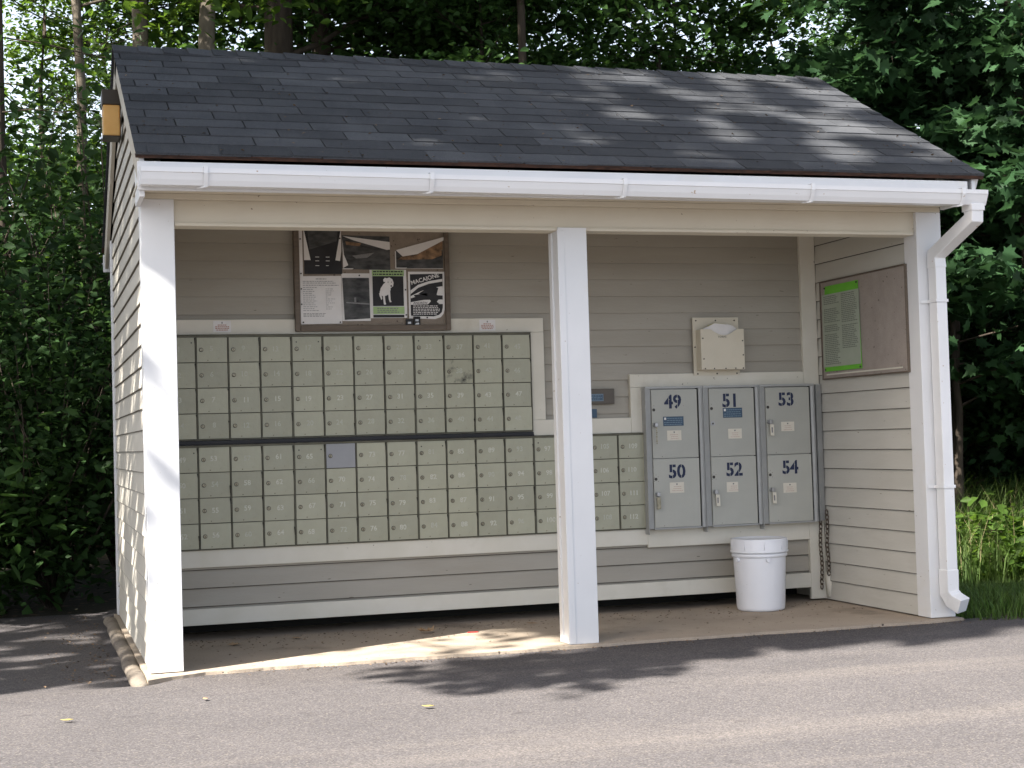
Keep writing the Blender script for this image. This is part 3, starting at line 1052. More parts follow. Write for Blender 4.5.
d.text('ANDREW', .018, (1.510, yq - .0008, 1.705), XAX, ZAX, 1, .0004, .01)
paper_lines(d, 1.470, 1.622, 1.642, 1.694, yq - .0004, 6, 2, rr, .0040, .85)
pins(d, [(1.545, 1.628)], yq, 1)
tag(d.build('poster', [PAPER, BLACK, PAPER]), 'black and white event poster with an arched heading, lowest beside the frame', 'poster')
# little black clips at the foot of the posters
def clip(x, z, lab):
    c = MB(); c.box(x, x + .036, YP - .014, YP - .004, z, z + .048)
    c.box(x + .008, x + .026, YP - .016, YP - .0142, z + .022, z + .034, 1)
    c.prism([(x + .006, z + .004), (x + .030, z + .006), (x + .026, z + .016), (x + .010, z + .014)], 1, YP - .016, YP - .0142, 1)
    tag(c.build('bulldog_clip', [BLACK, STEEL], None, .003), lab, 'clip')
clip(1.428, 1.572, 'black bulldog clip hanging below the dog poster')
clip(1.469, 1.585, 'black bulldog clip under the corner of the event poster')

# side board on the right hand wall: plane x
XB = 3.8455
sb = thing('notice_board', 'pinkish bare pin board with a thin brown edge on the inner side wall', 'notice board', (XB, .10, 1.255))
b = MB(); b.box(.002, .014, .008, .902, .008, .552); b.build('pin_panel', CORK2, sb)
b = MB(); b.box(-.004, .013, 0, .0078, 0, .56); b.box(-.004, .013, .9022, .91, 0, .56); b.box(-.004, .013, .008, .902, .5522, .56); b.box(-.004, .013, .008, .902, 0, .0078)
b.build('frame', WOODF, sb, .002)
b = MB(); b.box(-.0028, .0018, .06, .86, .024, .032); b.build('ledge_strip', TRIM, sb)
d = MB()
yl, yr = .975, .565
xx = XB - .004
d.hexa([(xx, yl, 1.300), (xx, yr, 1.300), (xx + .003, yr, 1.300), (xx + .003, yl, 1.300), (xx, yl - .03, 1.782), (xx, yr + .015, 1.782), (xx + .003, yr + .015, 1.782), (xx + .003, yl - .03, 1.782)], 0)
d.hexa([(xx - .0024, yl + .006, 1.325), (xx - .0024, yr + .004, 1.325), (xx - .0004, yr + .004, 1.325), (xx - .0004, yl + .006, 1.325), (xx - .0024, yl - .0, 1.735), (xx - .0024, yr + .004, 1.735), (xx - .0004, yr + .004, 1.735), (xx - .0004, yl, 1.735)], 1)
rq = random.Random(4)
for col, (ya, yb_) in enumerate(((yl - .018, yl - .195), (yl - .215, yr + .02))):
    for k in range(38 if col == 0 else 30):
        zz = 1.725 - k * .0103
        if rq.random() < .1: continue
        ye = ya + (yb_ - ya) * rq.uniform(.75, 1)
        y_ = ya
        while y_ > ye:
            w = rq.uniform(.008, .026)
            d.box(xx - .0029, xx - .0024, max(y_ - w, ye), y_, zz - .0052, zz, 2)
            y_ -= w + .005
for y_, z_ in ((yl - .03, 1.772), (yr + .025, 1.772), (yl - .012, 1.31), (yr + .012, 1.31)):
    d.disc((xx, y_, z_), .005, (-1, 0, 0), .005, 10, 3)
tag(d.build('notice_sheet', [LIME, SHEET, INKG := mat('grey_green_print', (.20, .22, .19), None, 90, .8), RIVET]), 'bright green notice under a pale two-column sheet on the side board', 'notice')

# metal pocket with forms
hold = thing('form_holder', 'cream metal wall pocket stuffed with white forms above the parcel lockers', 'holder', (3.078, 1.055, 1.295))
b = MB(); b.box(0, .281, .020, .026, 0, .326)
for px, pz in ((.02, .309), (.14, .309), (.256, .309), (.022, .010), (.14, .010), (.262, .010), (.010, .16)):
    b.disc((px, .020, pz), .0042, (0, -1, 0), .003, 10, 1)
b.build('back_plate', [HOLDM, RIVET], hold)
b = MB()
o = [(.028, .030), (.292, .030), (.292, .256), (.252, .256)]
for k in range(1, 10):
    t = k / 10
    o.append((.252 - .165 * t, .256 - .034 * math.sin(math.pi * t)))
o += [(.087, .256), (.028, .256)]
o = [(q - .010, r) for q, r in o]
b.prism(o, 1, -.045, -.041)
b.box(.018, .021, -.0408, .0198, .030, .255); b.box(.279, .282, -.0408, .0198, .030, .255); b.box(.0212, .2788, -.0408, .0198, .030, .033)
for px, pz in ((.030, .205), (.033, .09), (.040, .036), (.095, .036), (.165, .036), (.225, .036), (.272, .036), (.272, .19), (.274, .11)):
    b.disc((px, -.0451, pz), .0038, (0, -1, 0), .003, 10, 1)
b.text('FORMS', .016, (.150, -.0452, .212), XAX, ZAX, 1, .0004, 0)
b.build('pocket', [HOLDM, RIVET], hold)
b = MB()
b.prism([(.055, .05), (.20, .05), (.205, .262), (.18, .284), (.12, .290), (.078, .272), (.05, .262)], 1, -.034, -.030)
b.prism([(.13, .05), (.262, .05), (.262, .252), (.235, .275), (.20, .284), (.15, .276)], 1, -.024, -.020)
b.prism([(.075, .05), (.20, .05), (.19, .288), (.13, .294), (.085, .280)], 1, -.012, -.008, 1)
tag(b.build('paper_forms', [PAPER, mat('yellowed_paper', (.50, .45, .22), None, 20, .7)], None), 'loose white and yellowed forms poking out of the cream wall pocket', 'papers')
bpy.data.objects['paper_forms'].location = (3.070, 1.055, 1.295)

# outgoing mail slot, half hidden behind the middle post
sl = thing('mail_slot', 'brown metal mail slot plate behind the white middle post', 'mail slot', (2.28, 1.078, 1.148))
b = MB(); b.box(0, .318, 0, .012, 0, .084); b.build('plate', BROWNP, sl, .002)
b = MB(); b.box(.02, .252, -.003, -.0005, .017, .056, 0); b.box(.024, .248, -.0036, -.003, .021, .052, 1)
paper_lines(b, .10, .245, .024, .050, -.0037, 3, 0, rr, .004, .9)
b.build('label_plate', [DECALT, DECALB], sl)
d = MB(); d.prism([(2.36, 1.078), (2.493, 1.074), (2.493, 1.122), (2.36, 1.124)], 1, 1.0795, 1.0805)
tag(d.build('blue_sticker', DECALB), 'torn plain blue sticker below the brown mail slot', 'sticker')


def small_sign(x, z, lab):
    d = MB(); d.box(x, x + .090, YT - .0022, YT - .0002, z, z + .058)
    d.box(x + .042, x + .048, YT - .0028, YT - .0022, z + .044, z + .053, 2)
    for k, ww in enumerate((.044, .070, .070, .058)):
        xx = x + .045 - ww / 2
        while xx < x + .045 + ww / 2:
            q = rr.uniform(.006, .013)
            d.box(xx, min(xx + q, x + .045 + ww / 2), YT - .0028, YT - .0022, z + .034 - k * .0085, z + .0395 - k * .0085, 1)
            xx += q + .0025
    tag(d.build('small_sign', [PAPER, INKR, INK]), lab, 'sign')


small_sign(.424, 1.559, 'small white sign with red print on the trim between corner post and pin board')
small_sign(1.836, 1.557, 'small white sign with red print on the trim above the smudged mailbox unit')

# chains in the corner
def chain(x, y, z1, z0, lab):
    c = MB(); z = z1; i = 0
    while z > z0:
        a = (i % 2) * R(90) + R(20)
        ca, sa = math.cos(a), math.sin(a)
        loop = []
        for k in range(13):
            t = 2 * math.pi * k / 12
            u, w = .0100 * math.cos(t), .0170 * math.sin(t)
            loop.append((x + u * ca + .003 * math.sin(i * .7), y + u * sa, z + w))
        c.tube(loop, .0032, 6, cap=False)
        z -= .0262; i += 1
    tag(c.build('hanging_chain', CHAINM, smooth=True), lab, 'chain', 'chains hanging in the corner')


chain(3.822, 1.060, .50, .07, 'longer rusty chain hanging on the corner trim beside the parcel lockers')
chain(3.843, 1.020, .50, .15, 'shorter rusty chain hanging against the side wall corner')
b = MB(); b.tube([(3.862, 1.052, .16), (3.868, 1.048, .02)], .022, 10); b.build('corner_stub', TRIM, back, smooth=True)

# bucket
bk = thing('bucket', 'white plastic five gallon bucket with lid standing on the slab under the lockers', 'bucket', (3.320, .83, 0))
p = [(0, .003), (.122, .002), (.128, .008), (.131, .02), (.1425, .300), (.143, .318)]
b = MB(); b.lathe(p, 0, 0, 56); b.build('body', BUCKET, bk, smooth=True)
b = MB(); b.lathe([(.1420, .290), (.150, .294), (.1515, .306), (.1435, .316)], 0, 0, 56); b.build('collar', BUCKET, bk, smooth=True)
b = MB(); b.lathe([(.1470, .316), (.1570, .317), (.1580, .322), (.1535, .332), (.1545, .384), (.1525, .391), (.147, .392), (.144, .386), (.0, .385)], 0, 0, 56)
for k in range(9):
    t = k * 2 * math.pi / 9 + .25
    c_, s_ = math.cos(t), math.sin(t)
    b.tube([(.1540 * c_, .1540 * s_, .334), (.1546 * c_, .1546 * s_, .380)], .0020, 6)
b.build('lid', BUCKET, bk, smooth=True)
for a in (R(192), R(262), R(12)):
    b = MB(); b.tube([(.138 * math.cos(a), .138 * math.sin(a), .280), (.157 * math.cos(a), .157 * math.sin(a), .280)], .012, 14); b.build('handle_lug', BUCKET, bk, .002)

# ================================================================== VEGETATION
def leaf_template(kind):
    if kind == 'maple':
        half = [(0, -.05), (.10, .02), (.34, -.06), (.26, .12), (.52, .30), (.34, .36), (.40, .56), (.20, .52), (.12, .62), (0, .98)]
        pts = half + [(-x, y) for x, y in half[-2:0:-1]]
        v = [(x, y, .16 * abs(x) - .12 * y * y) for x, y in pts]
        n = len(half)
        N_ = len(v)
        right = list(range(0, n))
        left = [n - 1] + list(range(n, N_)) + [0]
        return np.array(v), [right, left]
    if kind == 'needle':
        v = [(-.10, 0, 0), (.10, 0, 0), (.08, 1, -.05), (-.08, 1, -.05)]
        return np.array(v), [[0, 1, 2, 3]]
    v = [(0, 0, 0), (.30, .38, .06), (.20, .75, .02), (0, 1.05, -.14), (-.20, .75, .02), (-.30, .38, .06)]
    return np.array(v), [[0, 1, 2, 3], [0, 3, 4, 5]]


def leaf_mesh(name, pos, size, kind, m, rs, flat=.55, droop=.25, dirs=None):
    T, F = leaf_template(kind)
    n = len(pos)
    az = rs.uniform(0, 2 * np.pi, n) if dirs is None else dirs
    nrm = rs.normal(0, flat, (n, 3)); nrm[:, 2] += 1.0
    nrm /= np.linalg.norm(nrm, axis=1)[:, None]
    f = np.stack([np.cos(az), np.sin(az), rs.normal(-droop, .3, n)], 1)
    f -= nrm * (f * nrm).sum(1)[:, None]
    f /= np.linalg.norm(f, axis=1)[:, None]
    r = np.cross(f, nrm)
    s = size * rs.uniform(.5, 1.4, n)
    V = pos[:, None, :] + s[:, None, None] * (T[None, :, 0, None] * r[:, None, :] + T[None, :, 1, None] * f[:, None, :] + T[None, :, 2, None] * nrm[:, None, :])
    k = len(T)
    V = V.reshape(-1, 3)
    loops, starts, totals = [], [], []
    base = np.arange(n) * k
    st = 0
    L_ = sum(len(q) for q in F)
    loop = np.concatenate([(base[:, None] + np.array(q)[None, :]) for q in F], 1).reshape(-1)
    lens = np.tile(np.array([len(q) for q in F]), n)
    starts = np.concatenate([[0], np.cumsum(lens)[:-1]])
    me = bpy.data.meshes.new(name)
    me.vertices.add(len(V)); me.vertices.foreach_set('co', V.astype(np.float32).ravel())
    me.loops.add(len(loop)); me.loops.foreach_set('vertex_index', loop.astype(np.int32))
    me.polygons.add(len(lens)); me.polygons.foreach_set('loop_start', starts.astype(np.int32))
    try:
        me.polygons.foreach_set('loop_total', lens.astype(np.int32))
    except Exception:
        pass
    me.materials.append(m)
    me.update(calc_edges=True); me.validate()
    return me


def link(me, name, parent=None):
    o = bpy.data.objects.new(name, me); COL.objects.link(o)
    if parent is not None: o.parent = parent
    return o


def tree(name, label, loc, H, r0, base, spread, nlimb, per, lsize, seed, bark=BARK, leafm=LEAF, kind='leaf', cat='tree', group=None,
         lean=(0, 0), rise=.35, clump=.32, extra=None, bough=None, trunk_top=.96, limb=1.0):
    rs = np.random.RandomState(seed)
    t = thing(name, label, cat, loc, 0, group)
    tk = MB()
    path, rad = [], []
    ns = 12
    w = rs.normal(0, .035, (ns + 1, 2)).cumsum(0)
    for i in range(ns + 1):
        q = i / ns
        path.append((lean[0] * q * H + w[i, 0] * q * 2, lean[1] * q * H + w[i, 1] * q * 2, -.25 + (H * trunk_top + .25) * q))
        rad.append(max(.012, r0 * (1.35 - .35 * min(1, q * 12)) * (1 - .86 * q)))
    tk.tube(path, rad, 12)
    pts, dirs = [], []

    def at(z):
        q = max(0, min(.999, (z + .25) / (H * trunk_top + .25))) * ns
        i = int(q); f = q - i
        a, b_ = np.array(path[i]), np.array(path[i + 1])
        return a + (b_ - a) * f, rad[i] + (rad[i + 1] - rad[i]) * f
    for k in range(nlimb):
        q = (k + rs.uniform(0, 1)) / nlimb
        z = base + (H * .95 - base) * q
        p0, rr0 = at(z)
        az = k * 2.4 + rs.uniform(-.5, .5)
        ln = spread * (1 - .62 * abs(q - .25) ** 1.2) * rs.uniform(.65, 1.1)
        d = np.array([math.cos(az), math.sin(az), rise + rs.uniform(-.15, .25)])
        lp, lr = [p0], [max(.004, min(rr0 * .40, .008 + .012 * ln) * limb)]
        sp = []
        for s_ in range(5):
            d = d + rs.normal(0, .12, 3); d[2] -= .05
            lp.append(lp[-1] + d / np.linalg.norm(d) * ln / 5); lr.append(lr[0] * (1 - .17 * (s_ + 1)))
        if bough is not None and not bough(np.array(lp)): continue
        tk.tube(lp, lr, 6)
        for s_ in range(1, 6):
            for side in range(3 if s_ > 1 else 1):
                a2 = az + rs.uniform(-1.3, 1.3)
                l2 = ln * rs.uniform(.12, .34)
                e = lp[s_] + np.array([math.cos(a2), math.sin(a2), rs.uniform(-.25, .45)]) * l2
                tk.tube([lp[s_], (lp[s_] + e) / 2 + rs.normal(0, .02, 3), e], [lr[s_] * .5, lr[s_] * .35, .003], 4)
                m_ = int(per * rs.uniform(.5, 1.5))
                c = lp[s_] + (e - lp[s_]) * rs.uniform(.3, 1.15, m_)[:, None]
                c = c + rs.normal(0, 1, (m_, 3)) * np.array([clump, clump, clump * .42]) * (.6 + .25 * l2)
                pts.append(c)
    P = np.concatenate(pts)
    if extra is not None:
        P = P[extra(P)]
    tk.build('trunk', bark, t, smooth=True)
    link(leaf_mesh('crown', P, lsize, kind, leafm, rs), 'crown', t)
    return t


def place(o, loc, rz, s, label, group=None):
    c = copy_tree(o)
    c.location = loc; c.rotation_euler = (0, 0, rz); c.scale = (s, s, s)
    c['label'] = label
    if group: c['group'] = group
    return c


G_TREE = 'woodland trees behind the shelter'
# trees one can tell apart
tree('maple_tree', 'big dark maple trunk rising behind the far roof corner, the left of two', (8.75, 9.0, -.2), 14, .27, 7.0, 4.2, 24, 55, .16, 1,
     leafm=LEAFB, kind='maple', rise=.25, clump=.5)
tree('maple_tree', 'second big dark trunk standing close beside the broad leaved maple', (9.75, 9.5, -.2), 14, .27, 7.0, 4.5, 22, 60, .16, 2, leafm=LEAFB, kind='maple', clump=.5)
tree('maple_sapling', 'leafy maple sapling with large dark leaves just past the right roof edge', (7.8, 5.8, -.3), 4.9, .05, 1.4, 2.0, 26, 34, .15, 3, leafm=LEAFB, kind='maple', rise=.1, clump=.34)
tree('maple_sapling', 'shorter maple sapling with large leaves rising out of the tall grass', (8.6, 6.9, -.3), 5.4, .05, .5, 2.0, 24, 34, .14, 33, leafm=LEAFB, kind='maple', rise=.1, clump=.34)
tree('forest_tree', 'dark twin-stemmed tree behind the roof ridge, the stouter stem', (2.08, 9.0, .2), 14, .22, 4.6, 3.4, 20, 60, .13, 4, clump=.5)
tree('forest_tree', 'slimmer dark stem growing against the stout one behind the ridge', (2.46, 9.6, .2), 14, .16, 5.0, 3.2, 18, 60, .13, 5, clump=.5, lean=(.02, 0))
tree('birch_tree', 'pale sunlit trunk rising behind the roof ridge near the dark twin stems', (1.14, 7.5, .2), 15, .105, 6.0, 4.4, 28, 70, .13, 6, bark=BARKP, leafm=LEAFY, clump=.5)
tree('forest_tree', 'grey straight trunk right above the gable peak', (.55, 8.2, .2), 14, .11, 6, 3.2, 18, 60, .13, 7, bark=BARKP, clump=.5)
tree('forest_tree', 'thin speckled trunk leaning among the leaves left of the gable', (.02, 7.0, .15), 13, .06, 4.4, 2.4, 18, 30, .12, 8, bark=BARKP, leafm=LEAFY, clump=.45, lean=(.005, 0))
tree('hemlock_tree', 'dark bare hemlock trunk at the very edge of the photo with drooping twigs', (-.60, 6.1, .05), 11, .075, 1.4, 1.9, 44, 26, .045, 9, leafm=NEEDLE, kind='needle', rise=-.12, clump=.17, limb=.35)
tree('forest_tree', 'thin dark trunk above the middle of the ridge', (4.16, 7.4, .1), 13, .06, 5.6, 2.6, 18, 60, .13, 10, clump=.5)
tree('forest_tree', 'smooth brown trunk in the right margin above the tall grass', (8.12, 5.0, -.4), 11, .13, 3.6, 2.6, 20, 50, .14, 12, leafm=LEAFB, kind='maple', clump=.4)
tree('forest_tree', 'thin dark stem beside the downspout behind the tall grass', (7.98, 6.0, -.4), 9, .055, 2.6, 1.8, 20, 40, .13, 13, leafm=LEAFB, kind='maple', clump=.36)

# young understory trees: four kinds, copied through the wood
kinds = [tree('understory_tree', 'leafy young tree close behind the shelter wall, left of the gable', (-.3, 10.5, .2), 7.5, .06, .9, 2.1, 28, 34, .082, 20, leafm=LEAFY, rise=.2, clump=.36, group=G_TREE),
         tree('understory_tree', 'dark leaved young tree behind the left half of the ridge', (3.4, 10.5, .3), 8.0, .07, 1.2, 2.3, 30, 52, .09, 21, leafm=LEAF, rise=.25, clump=.38, group=G_TREE),
         tree('understory_tree', 'bushy young tree behind the middle of the ridge', (5.9, 8.4, .3), 7.4, .06, 1.0, 2.2, 30, 54, .092, 22, leafm=LEAF, rise=.12, clump=.4, group=G_TREE),
         tree('tall_tree', 'tall tree with a high crown deep in the wood behind the ridge', (4.4, 16, .4), 15, .17, 5.0, 3.8, 26, 84, .12, 23, leafm=LEAF, clump=.6, group=G_TREE)]
rnd = random.Random(77)
DEEP = 'leafy tree deep in the wood whose leaves merge with its neighbours'
spots = []
for Y, n in ((7.5, 3), (11.5, 5), (15, 5), (20, 5), (27, 4)):
    xa, xb = -.473 + (Y + 6.9) * -.03, -.473 + (Y + 6.9) * .74
    for i in range(n):
        spots.append((xa + (xb - xa) * (i + .5) / n + rnd.uniform(-.7, .7), Y + rnd.uniform(-1.4, 1.4)))
for i, (x, y) in enumerate(spots):
    src = kinds[i % 3] if y < 17 and i % 4 else (kinds[3] if i % 2 else kinds[i % 3])
    sl = (x + .473) / (y + 6.9)
    if y < 9.5 and x > 6.5: continue
    if 9.5 < y < 22 and sl > .25 and i % 2: continue
    if y < 9 and x < 3.6: continue
    if sl < .2 and y > 13.5: continue
    if sl < .36 and y > 22: continue
    if .36 < sl < .5 and y > 16 and i % 2: continue
    if sl > .6 and y > 18: continue
    place(src, (x, y, ground_z(x, y)), rnd.uniform(0, 6.28), rnd.uniform(.85, 1.25) * (1.25 if y > 18 and src is not kinds[3] else 1), DEEP, 'leafy trees deep in the wood')

# shrubs: low broad-leaved growth round the shelter
def shrub(label, loc, h, w, n, lsize, seed, leafm=LEAFD, kind='leaf', group=None, name='shrub', clump=.16):
    rs = np.random.RandomState(seed)
    t = thing(name, label, 'shrub', loc, 0, group)
    st = MB(); P = []
    for k in range(n):
        az = rs.uniform(0, 6.28); rr_ = w * math.sqrt(rs.uniform(.02, 1)); hh = h * rs.uniform(.45, 1.0)
        e = np.array([math.cos(az) * rr_, math.sin(az) * rr_, hh])
        mid = e * .5 + np.array([0, 0, hh * .12]) + rs.normal(0, .05, 3)
        if k % 4 == 0: st.tube([(0, 0, -.1), mid, e], [.007, .005, .002], 5)
        q = rs.uniform(.12, 1.05, 34)
        c = np.where(q[:, None] < .5, mid * (q[:, None] / .5), mid + (e - mid) * ((q[:, None] - .5) / .5)) + rs.normal(0, clump, (34, 3))
        P.append(c)
    P = np.concatenate(P); P = P[P[:, 2] > .02]
    st.build('stems', BARK, t, smooth=True)
    link(leaf_mesh('foliage', P, lsize, kind, leafm, rs, .6), 'foliage', t)
    return t


G_SH = 'shrubs along the wood edge'
s1 = shrub('dense dark shrub at the end of the side pavement, beside the rear corner board', (-.35, 3.75, -.02), 2.3, 1.0, 190, .066, 31, group=G_SH)
s2 = shrub('paler broad leaved shrub low at the pavement edge', (-.95, 3.55, -.05), 1.0, .8, 90, .10, 32, leafm=LEAF, group=G_SH)
s3 = shrub('dark shrub with small leaves behind the shelter', (.8, 4.6, .0), 2.6, 1.1, 190, .06, 34, group=G_SH)
HID = 'dark shrub in the deep shade of the wood edge, merging with its neighbours'
for i, (x, y, s, q) in enumerate(((-1.3, 5.0, 1.4, s1), (.2, 5.6, 1.5, s3), (1.6, 5.0, 1.25, s1), (-.4, 7.2, 1.6, s3), (1.2, 7.4, 1.5, s1), (-1.2, 4.3, 1.1, s3), (2.9, 5.4, 1.2, s3),
                                  (4.6, 5.2, 1.2, s1), (6.0, 6.9, 1.3, s3), (8.6, 7.4, 1.4, s1), (7.3, 7.8, 1.5, s3), (9.6, 6.6, 1.4, s1), (9.9, 8.4, 1.7, s3), (11.3, 9.6, 1.7, s1), (8.0, 9.4, 1.7, s1),
                                  (-.9, 9.6, 1.7, s1), (.9, 10.6, 1.7, s3), (2.8, 12.2, 1.8, s1), (5.2, 11.2, 1.8, s3), (7.9, 12.0, 1.8, s1), (10.6, 12.4, 1.8, s3), (13.0, 12.0, 1.8, s1))):
    place(q, (x, y, ground_z(x, y)), i * 1.7, s, HID, 'dark shrubs in the deep wood')

# bare dead twigs at the wood edge
for i, (x, y, z, lab) in enumerate(((-.55, 4.9, 1.2, 'tangle of dead grey twigs low against the dark hemlock'), (-.25, 5.4, 1.9, 'fan of dead grey twigs above the dark shrub by the gable'))):
    rs = np.random.RandomState(50 + i)
    b = MB()
    b.tube([(0, 0, -z if i < 2 else -.4), (.03, .05, 0), (.05, .05, .9)], [.02, .016, .006], 6)
    for k in range(26):
        az, el = rs.uniform(0, 6.28), rs.uniform(-.6, .5)
        ln = rs.uniform(.4, 1.1)
        p = np.array([.03, .05, rs.uniform(-.5, .8)])
        pa = [p]
        d = np.array([math.cos(az), math.sin(az), el])
        for s_ in range(4):
            d = d + rs.normal(0, .22, 3); d[2] -= .09
            pa.append(pa[-1] + d / np.linalg.norm(d) * ln / 4)
            if s_ in (1, 2):
                e = pa[-1] + rs.normal(0, .16, 3)
                b.tube([pa[-1], e], [.003, .0015], 4)
        b.tube(pa, [.006, .005, .004, .003, .0015], 5)
    o = tag(b.build('dead_branch', TWIG, smooth=True), lab, 'branch'); o.location = (x, y, z)

# tall trees over the left side of the lot, out of frame, whose crowns dapple roof, wall and pavement
SUN_AZ = Vector((-.905, -.426, 0)).normalized()
SUN_EL = R(43)
COT = 1 / math.tan(SUN_EL)


def shadow_uv(P, base):
    """where a leaf's shadow lands on the pavement; used to prune the boughs that would shade the sunlit lot"""
    z = P[:, 2] + base[2]
    return P[:, 0] + base[0] - SUN_AZ.x * z * COT, P[:, 1] + base[1] - SUN_AZ.y * z * COT


def over_lot(name, label, loc, H, r0, base, spread, nl, per, ls, seed, edge, rise=.3):
    rs = np.random.RandomState(seed + 1000)

    def keep(P):
        u, v = shadow_uv(P, loc)
        return edge(u, v, rs.uniform(0, 1, len(P)))

    def bough_ok(P):
        u, v = shadow_uv(P, loc)
        return bool((v[1:] > np.interp(u[1:], [-6, .3, .75, .9, 1.9, 2.4, 7], [.3, .2, .1, -1.15, -.95, -.6, -.3])).all() and not ((u < 1.3) & (v > -.3) & (v < .47 * u + .16)).any())
    return tree(name, label, loc, H, r0, base, spread, nl, per, ls, seed, extra=keep, bough=bough_ok, rise=rise, clump=.42, leafm=LEAFY, kind='maple', group='trees beyond the left edge of the lot')


def sun_gap(u, v, k):
    """uneven openings between the leaf masses, so that light comes through in patches"""
    return np.sin(2.7 * k * u + 1.9 * k * v) + np.sin(-3.9 * k * u + 3.3 * k * v + 1) + np.sin(6.1 * k * u - 2.2 * k * v + 2) + np.sin(1.3 * k * u - 7.0 * k * v)


def edge(u, v, q):
    u, v = np.asarray(u, float), np.asarray(v, float)
    low = np.interp(u, [-6, .3, .75, .85, 1.1, 1.5, 1.9, 2.4, 2.8, 3.4, 4.0, 5.0, 7], [.5, .2, .05, -.35, -1.2, -1.15, -1.0, -.65, -.45, -.62, -.45, -.35, -.2])
    ok = v > low + .16 * np.sin(u * 9) * np.sin(v * 7 + 1)
    sunny = (u < 2.0) & (v > -.2) & (v < .47 * u + .14)
    ok &= ~(sunny & (q > .03))
    wall = (u < 2.3) & (v >= .47 * u + .14)
    ok &= ~(wall & (sun_gap(u * 1.5, v * 1.5, 1.6) > -1.1))
    roof = (u >= 2.0) & (v > .75 + .12 * (u < 4))
    ok &= ~(roof & (sun_gap(u, v, 2.3) > np.interp(u, [2, 4.0, 5.0, 6.5], [1.9, .8, -.35, -1.0]) - .35 * (v > 1.9)))
    ok &= ~((u > 3.4) & (v > .85) & (q > np.interp(u, [3.4, 5, 7], [.9, .5, .38])))
    ok &= ~((u > 4.5) & (v < .30))
    ok &= ~((u > 2.6) & (u < 10) & (v > 2.9) & (v < 5.2))
    return ok


over_lot('maple_tree', 'tall maple out of frame at the edge of the lot whose bough shades the roof', (-6.0, -2.35, -.05), 15, .22, 4.6, 4.6, 52, 74, .16, 61, edge)
over_lot('maple_tree', 'maple with drooping boughs out of frame at the edge of the lot, for dapple', (-6.9, -2.85, -.05), 14, .2, 6.4, 4.8, 84, 95, .16, 64, edge, -.22)
over_lot('maple_tree', 'stouter tall maple out of frame behind the lot edge, for dapple', (-7.6, -1.2, -.05), 14, .25, 4.4, 3.6, 38, 70, .16, 62, edge)
over_lot('maple_tree', 'slender maple out of frame near the clapboard side wall, for dapple', (-4.3, -.7, -.05), 10.5, .14, 3.6, 2.8, 34, 60, .14, 63, edge)
over_lot('maple_tree', 'very tall maple added out of frame to shade the woods', (-2.7, 3.3, -.05), 17, .2, 8, 5.2, 40, 62, .16, 66, edge)  # unseen tree added to keep the sun off the wood at the right

# ------------------------------------------------------------------ grass
rs = np.random.RandomState(91)


def blades(name, label, n, xr, yr, hmin, hmax, m, seedw=.006, hfun=None, mask=None):
    x = rs.uniform(*xr, n); y = rs.uniform(*yr, n)
    if mask is not None:
        k = mask(x, y); x, y = x[k], y[k]
    n = len(x)
    h = rs.uniform(hmin, hmax, n)
    if hfun is not None: h = h * hfun(x, y)
    z = np.array([ground_z(a, b_) for a, b_ in zip(x, y)])
    az = rs.uniform(0, 6.28, n); bend = rs.uniform(.15, .6, n) * h
    dx, dy = np.cos(az), np.sin(az)
    w = seedw * rs.uniform(.6, 1.3, n)
    P = np.zeros((n, 5, 3))
    for j, (t, ww) in enumerate(((0, 1), (0, -1), (.55, .8), (.55, -.8), (1, 0))):
        P[:, j, 0] = x + dx * bend * t * t - dy * w * ww
        P[:, j, 1] = y + dy * bend * t * t + dx * w * ww
        P[:, j, 2] = z - .01 + h * t * (1 - .18 * t)
    V = P.reshape(-1, 3)
    b0 = np.arange(n)[:, None] * 5
    loop = np.concatenate([b0 + np.array([[0, 1, 3, 2]]), b0 + np.array([[2, 3, 4]])], 1).reshape(-1)
    lens = np.tile([4, 3], n)
    me = bpy.data.meshes.new(name)
    me.vertices.add(len(V)); me.vertices.foreach_set('co', V.astype(np.float32).ravel())
    me.loops.add(len(loop)); me.loops.foreach_set('vertex_index', loop.astype(np.int32))
    me.polygons.add(len(lens)); me.polygons.foreach_set('loop_start', np.concatenate([[0], np.cumsum(lens)[:-1]]).astype(np.int32))
    me.materials.append(m); me.update(calc_edges=True); me.validate()
    o = link(me, name); o['kind'] = 'stuff'
    return tag(o, label, 'grass')


blades('grass', 'short green grass between the lot and the tall grass', 34000, (4.04, 8.5), (-.20, 3.6), .05, .15, GRASSM, .004, None, lambda x, y: y > -.16 + .08 * np.sin(x * 5) + .05 * np.sin(x * 13))
blades('tall_grass', 'tall uncut grass along the wood edge', 20000, (4.3, 11), (3.8, 8), .35, .95, GRASSM, .006, lambda x, y: np.clip(.55 + .28 * (y - 3.4), .5, 1.15))
blades('dry_grass', 'dry straw coloured grass stems among the tall grass', 420, (6.4, 9.5), (3.9, 6.0), .5, 1.05, STRAW, .0028)
blades('weeds', 'small weeds in the crack along the foot of the shelter', 260, (3.5, 4.3), (-.14, -.03), .02, .06, GRASSM, .003)
s4 = shrub('low bright green leafy weed clump in the sunlit grass', (7.35, 4.0, -.36), .42, .6, 46, .085, 35, leafm=LEAFY, name='weed_clump', clump=.07, group='leafy weed clumps')
place(s4, (8.1, 4.1, -.36), 1.2, 1.0, 'smaller bright weed clump toward the photo edge', 'leafy weed clumps')
place(s4, (7.8, 4.7, -.38), 2.2, 1.4, 'taller leafy weed clump behind, among the tall grass', 'leafy weed clumps')

